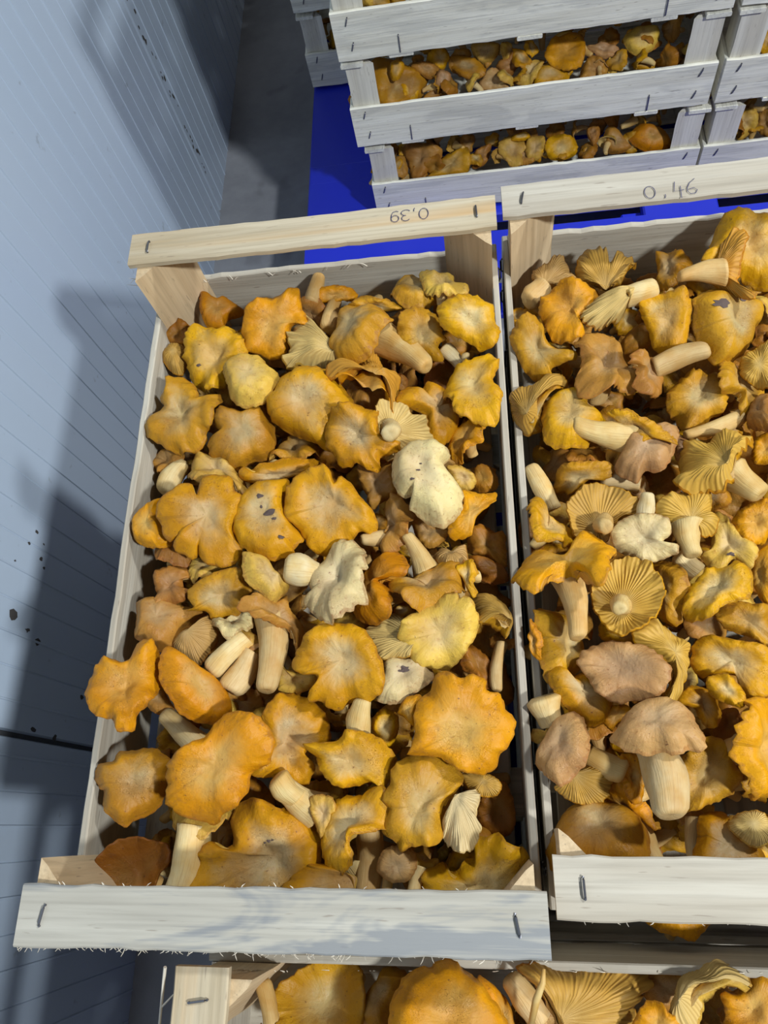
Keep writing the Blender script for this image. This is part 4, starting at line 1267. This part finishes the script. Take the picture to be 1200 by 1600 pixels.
DATA_BG = {
2: {'G1': '''
c 5 g w; 430,290 510,280 600,320 680,350 680,420 640,470 560,495 455,505|wide tan-gold cap beside the left post
c 3 y d; 510,300 550,280 575,310 550,370 515,370|small orange lobe on the wide cap
c 8 b w; 610,310 680,290 740,320 700,370|brown cap high in the opening
c 4 t d; 720,400 740,330 790,350 780,410|dark pinkish mushroom
c 8 g f; 780,280 860,260 950,310 940,360 870,370 810,330|flat golden cap left of the vivid orange one
c 12 p d; 890,210 960,195 1020,210 1010,260 970,300 920,290|pale smooth cap under the crate above
c 4 t w; 920,420 960,340 1000,320 1040,370 1060,420|pinkish brown triangular cap
c 9 b w; 1010,310 1080,240 1140,260 1170,290 1110,310 1060,360|buff folded cap
c 5 b w; 1090,390 1110,360 1160,320 1200,310 1210,370 1150,400|brown folded pair member at middle
c 3 b w; 660,470 700,420 780,420 800,440 720,460|frilled brown edge on the rim''',
'G2': '''
c 5 o f; 160,240 200,180 310,150 340,200 330,290 270,330 220,310 160,280|bright orange cap, the most vivid one
c 2 y d; 95,390 130,320 200,310 260,340 250,390 120,410|golden cap below the vivid orange one
c 4 p w; 20,390 60,320 140,270 150,300 90,390|pale curved rim
c 8 y w; 0,240 60,250 90,300 20,310|yellow cap with lifted edge
c 8 t w; 345,220 400,200 480,210 500,250 430,270 380,250|pinkish grey crumpled cap
c 3 b w; 320,370 370,260 440,300 430,360|brown cap right of the vivid orange one
c 9 p d; 525,180 580,130 670,120 690,180 650,240 580,260 540,230|pale tan round cap
c 5 y w; 560,310 620,270 670,290 660,330|yellow lobed cap under the round one
c 6 y w; 670,310 700,260 790,205 810,250 780,300|golden cap nearest the right post
c 4 p w; 450,350 460,260 500,270 490,340|thin pale cap edge''',},
3: {'G1': '''
c 5 b w; 565,700 650,670 740,690 745,730 700,770 660,830 620,840 590,770|fan-shaped buff cap
c 4 y d; 520,780 560,740 570,770 540,810|small yellow knob by left post
c 3 g w; 690,830 740,750 810,710 870,690 880,790 780,830|golden cap with wavy top rim
c 2 p d; 550,860 580,810 610,830 600,865|small pale cap by the left post
c 6 b w; 890,740 920,700 980,680 960,760 900,790|brown cap in shade at middle
c 4 p w; 1015,690 1060,640 1130,660 1140,760 1080,780|cream cap with flared top
c 5 y w; 1140,700 1170,670 1210,670 1210,760|yellow cap beside the cream flared one''',
'G2': '''
c 4 o d; 555,660 580,600 640,585 710,620 740,690 640,710|smooth orange-brown domed cap
c 5 b d; 435,620 480,590 520,640 560,700 450,715|tan bulbous cap
c 3 y w; 155,710 170,650 240,630 300,660 290,730 200,750|golden square-edged cap
c 3 p w; 65,710 80,650 150,640 140,730 90,755|pale yellow upright cap
c 7 y d; 0,640 70,620 80,650 10,660|yellow cap high at middle left
c 5 b d; 350,610 400,590 410,630 380,680|brown stubby cap
c 2 y d; 325,710 370,680 390,720 350,730|small orange cap low on the rim''',},
1: {'G1': '''
c 4 g w; 370,40 375,-60 440,-80 500,-10 540,30 450,50|golden cap at the very top left
c 5 p w; 600,10 640,-60 700,-60 700,10 650,20|cream cap cut by top frame''',},
4: {'G2': '''
c 5 p w; 1030,540 1090,510 1150,520 1140,600 1060,655|cream cap in the lower rear right crate
c 5 b w; 1150,610 1160,530 1220,520 1220,640|brown cap in the lower rear right crate''',},
5: {'G2': '''
c 6 o w; 1160,240 1180,130 1260,100 1300,200 1240,300 1165,290|bright orange cap in the upper rear right crate''',},
}

for crop, txt in DATA_A.items():
    for ln in txt.strip().split('\n'): traced(ln, crop, -1.165, 'chanterelles in the front left crate', where='crate marked 0,39')
for crop, txt in DATA_B.items():
    for ln in txt.strip().split('\n'): traced(ln, crop, -1.180, 'chanterelles in the front right crate', where='crate marked 0,46')
for crop, txt in DATA_C.items():
    for ln in txt.strip().split('\n'): traced(ln, crop, -1.215, 'chanterelles in the bottom crosswise crate', where='bottom crate')
BGN = {1: 'topmost rear crate', 2: 'middle rear crate', 3: 'lowest rear crate', 4: 'rear right stack', 5: 'rear right stack'}
for q, dd in DATA_BG.items():
    for crop, txt in dd.items():
        for ln in txt.strip().split('\n'): traced(ln, crop, 0, 'chanterelles in the rear stacks', plane=2.20, where=BGN[q])
traced('c 0 o d; 640,1080 700,1030 880,1030 945,1080 930,1130 895,1168 840,1188 760,1172 700,1142|', 'Q3', -1.30, 'chanterelles poking out of lower crates')
MUSH[-1][2] = 'orange ribbed cap poking out beneath the front right crate'
_o = ray(838, 1560) * -1.125 / ray(838, 1560)[2]
_a = [ray(u_, v_) * z_ / ray(u_, v_)[2] - _o for (u_, v_, z_) in ((850, 1514, -1.12), (848, 1535, -1.118), (838, 1562, -1.125), (830, 1600, -1.14))]
v, f = tube([Vector(q * U) for q in _a], [.002 * U, .004 * U, .005 * U, .004 * U], 7)
tag(mesh_obj('bark_strip', v, f, M['stem_y'], None, [(0.5, 0.5)] * len(v), True, loc=W(*_o)), 'pale woody strip lying among the chanterelles at the bottom edge', 'splinter')

# labels: the look first, then the crate; doubles get their neighbour
seen = {}
for root, c, txt, grp, where in MUSH:
    lab = txt + (', ' + where if where and where not in txt else '')
    w_ = lab.split()
    if len(w_) > 16: lab = ' '.join(w_[:16])
    if lab in seen: print('DOUBLE', lab)
    seen[lab] = 1
    tag(root, lab, 'mushroom', grp)

# buried layer: copies of a few mushrooms laid in the gaps
PR = [proto(900 + i, p, 'c', s, rr) for i, (p, s, rr) in enumerate((('g', 'w', .040), ('d', 'd', .038), ('b', 'f', .042), ('y', 'w', .036), ('d', 'w', .044), ('g', 'd', .034), ('b', 'w', .036), ('p', 'd', .034)))]
rnd = random.Random(11)
# past the three hundred that show largest: the buried rest, one heap
HV, HF, HU, HM = [], [], [], []
HK = [0]
CACHE = {}
heap_mats = []


def heap_add(x, y, z, tilt=.8, lo=.7, hi=1.05):
    p = rnd.choice(PR)
    a = np.array(Matrix.LocRotScale(W(x, y, z), Euler((rnd.gauss(.3, tilt), rnd.gauss(0, tilt), rnd.uniform(0, 6.28))), Vector((1, 1, 1)) * rnd.uniform(lo, hi)))
    if p.name not in CACHE:
        L = []
        for ch in p.children:
            me = ch.data
            v = np.empty(len(me.vertices) * 3)
            me.vertices.foreach_get('co', v)
            idx = np.empty(len(me.loops), dtype=np.int32)
            me.loops.foreach_get('vertex_index', idx)
            lu = np.empty(len(me.loops) * 2)
            me.uv_layers[0].data.foreach_get('uv', lu)
            uvv = np.zeros((len(me.vertices), 2))
            uvv[idx] = lu.reshape(-1, 2)
            if me.materials[0] not in heap_mats: heap_mats.append(me.materials[0])
            L.append((v.reshape(-1, 3), uvv, [tuple(q.vertices) for q in me.polygons], heap_mats.index(me.materials[0])))
        CACHE[p.name] = L
    for v, uvv, fs, mi in CACHE[p.name]:
        k = HK[0]
        HV.append(v @ a[:3, :3].T + a[:3, 3])
        HU.append(uvv)
        HF.extend([tuple([i + k for i in q]) for q in fs])
        HM.extend([mi] * len(fs))
        HK[0] += len(v)


def fill(x0, x1, y0, y1, z, step, jz=.012, tilt=.7, lo=.75, hi=1.1):
    ny = max(1, round((y1 - y0) / step))
    nx = max(1, round((x1 - x0) / step))
    for j in range(ny):
        for i in range(nx):
            x = x0 + (i + .5 + (.25 if j % 2 else -.25)) * (x1 - x0) / nx + rnd.uniform(-.25, .25) * step
            y = y0 + (j + .5) * (y1 - y0) / ny + rnd.uniform(-.25, .25) * step
            heap_add(min(max(x, x0), x1), y, z + rnd.uniform(-jz, jz), tilt, lo, hi)


def topix(p):
    c = R.T @ p
    return 600 - FPX * c[0] / c[2], 800 + FPX * c[1] / c[2]


def inside(P, x, y):
    r = False
    for i in range(len(P)):
        (x1, y1), (x2, y2) = P[i - 1], P[i]
        if (y1 > y) != (y2 > y) and x < (x2 - x1) * (y - y1) / (y2 - y1) + x1: r = not r
    return r


SOLO = [0]


def gap_fill(x0, x1, y0, y1, z, step, group):
    """mushrooms showing in the gaps between the upper ones stand singly, the hidden ones join the heap"""
    ny, nx = round((y1 - y0) / step), round((x1 - x0) / step)
    for j in range(ny):
        for i in range(nx):
            x = x0 + (i + .5 + (.25 if j % 2 else -.25)) * (x1 - x0) / nx + rnd.uniform(-.25, .25) * step
            y = y0 + (j + .5) * (y1 - y0) / ny + rnd.uniform(-.25, .25) * step
            p = np.array([x, y, z + rnd.uniform(-.012, .012)])
            u, v = topix(p)
            lab = None
            if u < 1200 and not any(inside(P, u, v) for P in POLY):
                best = sorted([m for m in MUSH if m[3] == group], key=lambda m: np.linalg.norm(np.array(topix(m[1])) - (u, v)))
                for m in best[:3]:
                    mu, mv = topix(m[1])
                    dx, dy = u - mu, v - mv
                    wd = ('right of' if dx > 0 else 'left of') if abs(dx) > abs(dy) else ('in front of' if dy > 0 else 'behind')
                    t = 'shaded cap in gap %s the %s' % (wd, m[2])
                    if len(t.split()) <= 16 and t not in seen and 'the the' not in t:
                        lab = t
                        break
            if lab and SOLO[0] < 85:
                seen[lab] = 1
                SOLO[0] += 1
                o = copy_tree(rnd.choice(PR))
                o.location = W(*p)
                o.rotation_euler = (rnd.gauss(.2, .6), rnd.gauss(0, .6), rnd.uniform(0, 6.28))
                s_ = rnd.uniform(.7, 1.0)
                o.scale = (s_, s_, s_)
                tag(o, lab, 'mushroom', group)
            else: heap_add(p[0], p[1], p[2], .6, .75, 1.05)


gap_fill(-.565, -.01, -.085, .95, -1.208, .070, 'chanterelles in the front left crate')
gap_fill(.110, .66, -.05, .99, -1.220, .072, 'chanterelles in the front right crate')
fill(-.565, -.01, -.085, .95, -1.232, .08)
fill(-.565, -.01, -.085, .95, -1.262, .085)
fill(.110, .66, -.05, .99, -1.245, .08)
fill(.110, .66, -.05, .99, -1.268, .09)
fill(-.34, .66, -.78, -.215, -1.262, .076)
fill(-.34, .66, -.78, -.215, -1.31, .09)
fill(.50, .66, -.03, .97, -1.205, .07)
for (x0, rimz, x1) in ((BGX - CL / 2, -2.037, 0), (BGX - CL / 2, -1.717, 0), (BGX - CL / 2, -1.402, 0), (BGX + CL / 2 + .03, -2.037, 0), (BGX + CL / 2 + .03, -1.717, 0), (BGX + CL / 2 + .03, -1.402, 0), (-.64, -2.037, .9)):
    yy = 2.91 if x0 < -.6 else 2.16
    wdt = x1 if x1 else CL
    for j in range(4):
        nx = int(wdt / .074)
        for i in range(nx):
            x = x0 + .05 + (i + .5 * (j % 2)) * .074 + rnd.uniform(-.02, .02)
            if x > x0 + wdt - .06: continue
            heap_add(x, yy + .07 + j * .085 + rnd.uniform(-.01, .015), rimz - .012 + min(j, 2) * .020 + rnd.uniform(-.012, .012))
for p_ in PR:
    for ch in list(p_.children): bpy.data.objects.remove(ch)
    bpy.data.objects.remove(p_)
hp = mesh_obj('chanterelle_heap', np.concatenate(HV), HF, heap_mats[0], None, np.concatenate(HU), True)
for m_ in heap_mats[1:]: hp.data.materials.append(m_)
hp.data.polygons.foreach_set('material_index', HM)
tag(hp, 'chanterelles heaped inside the rear stacked crates, behind the front ones', 'mushrooms', kind='stuff')
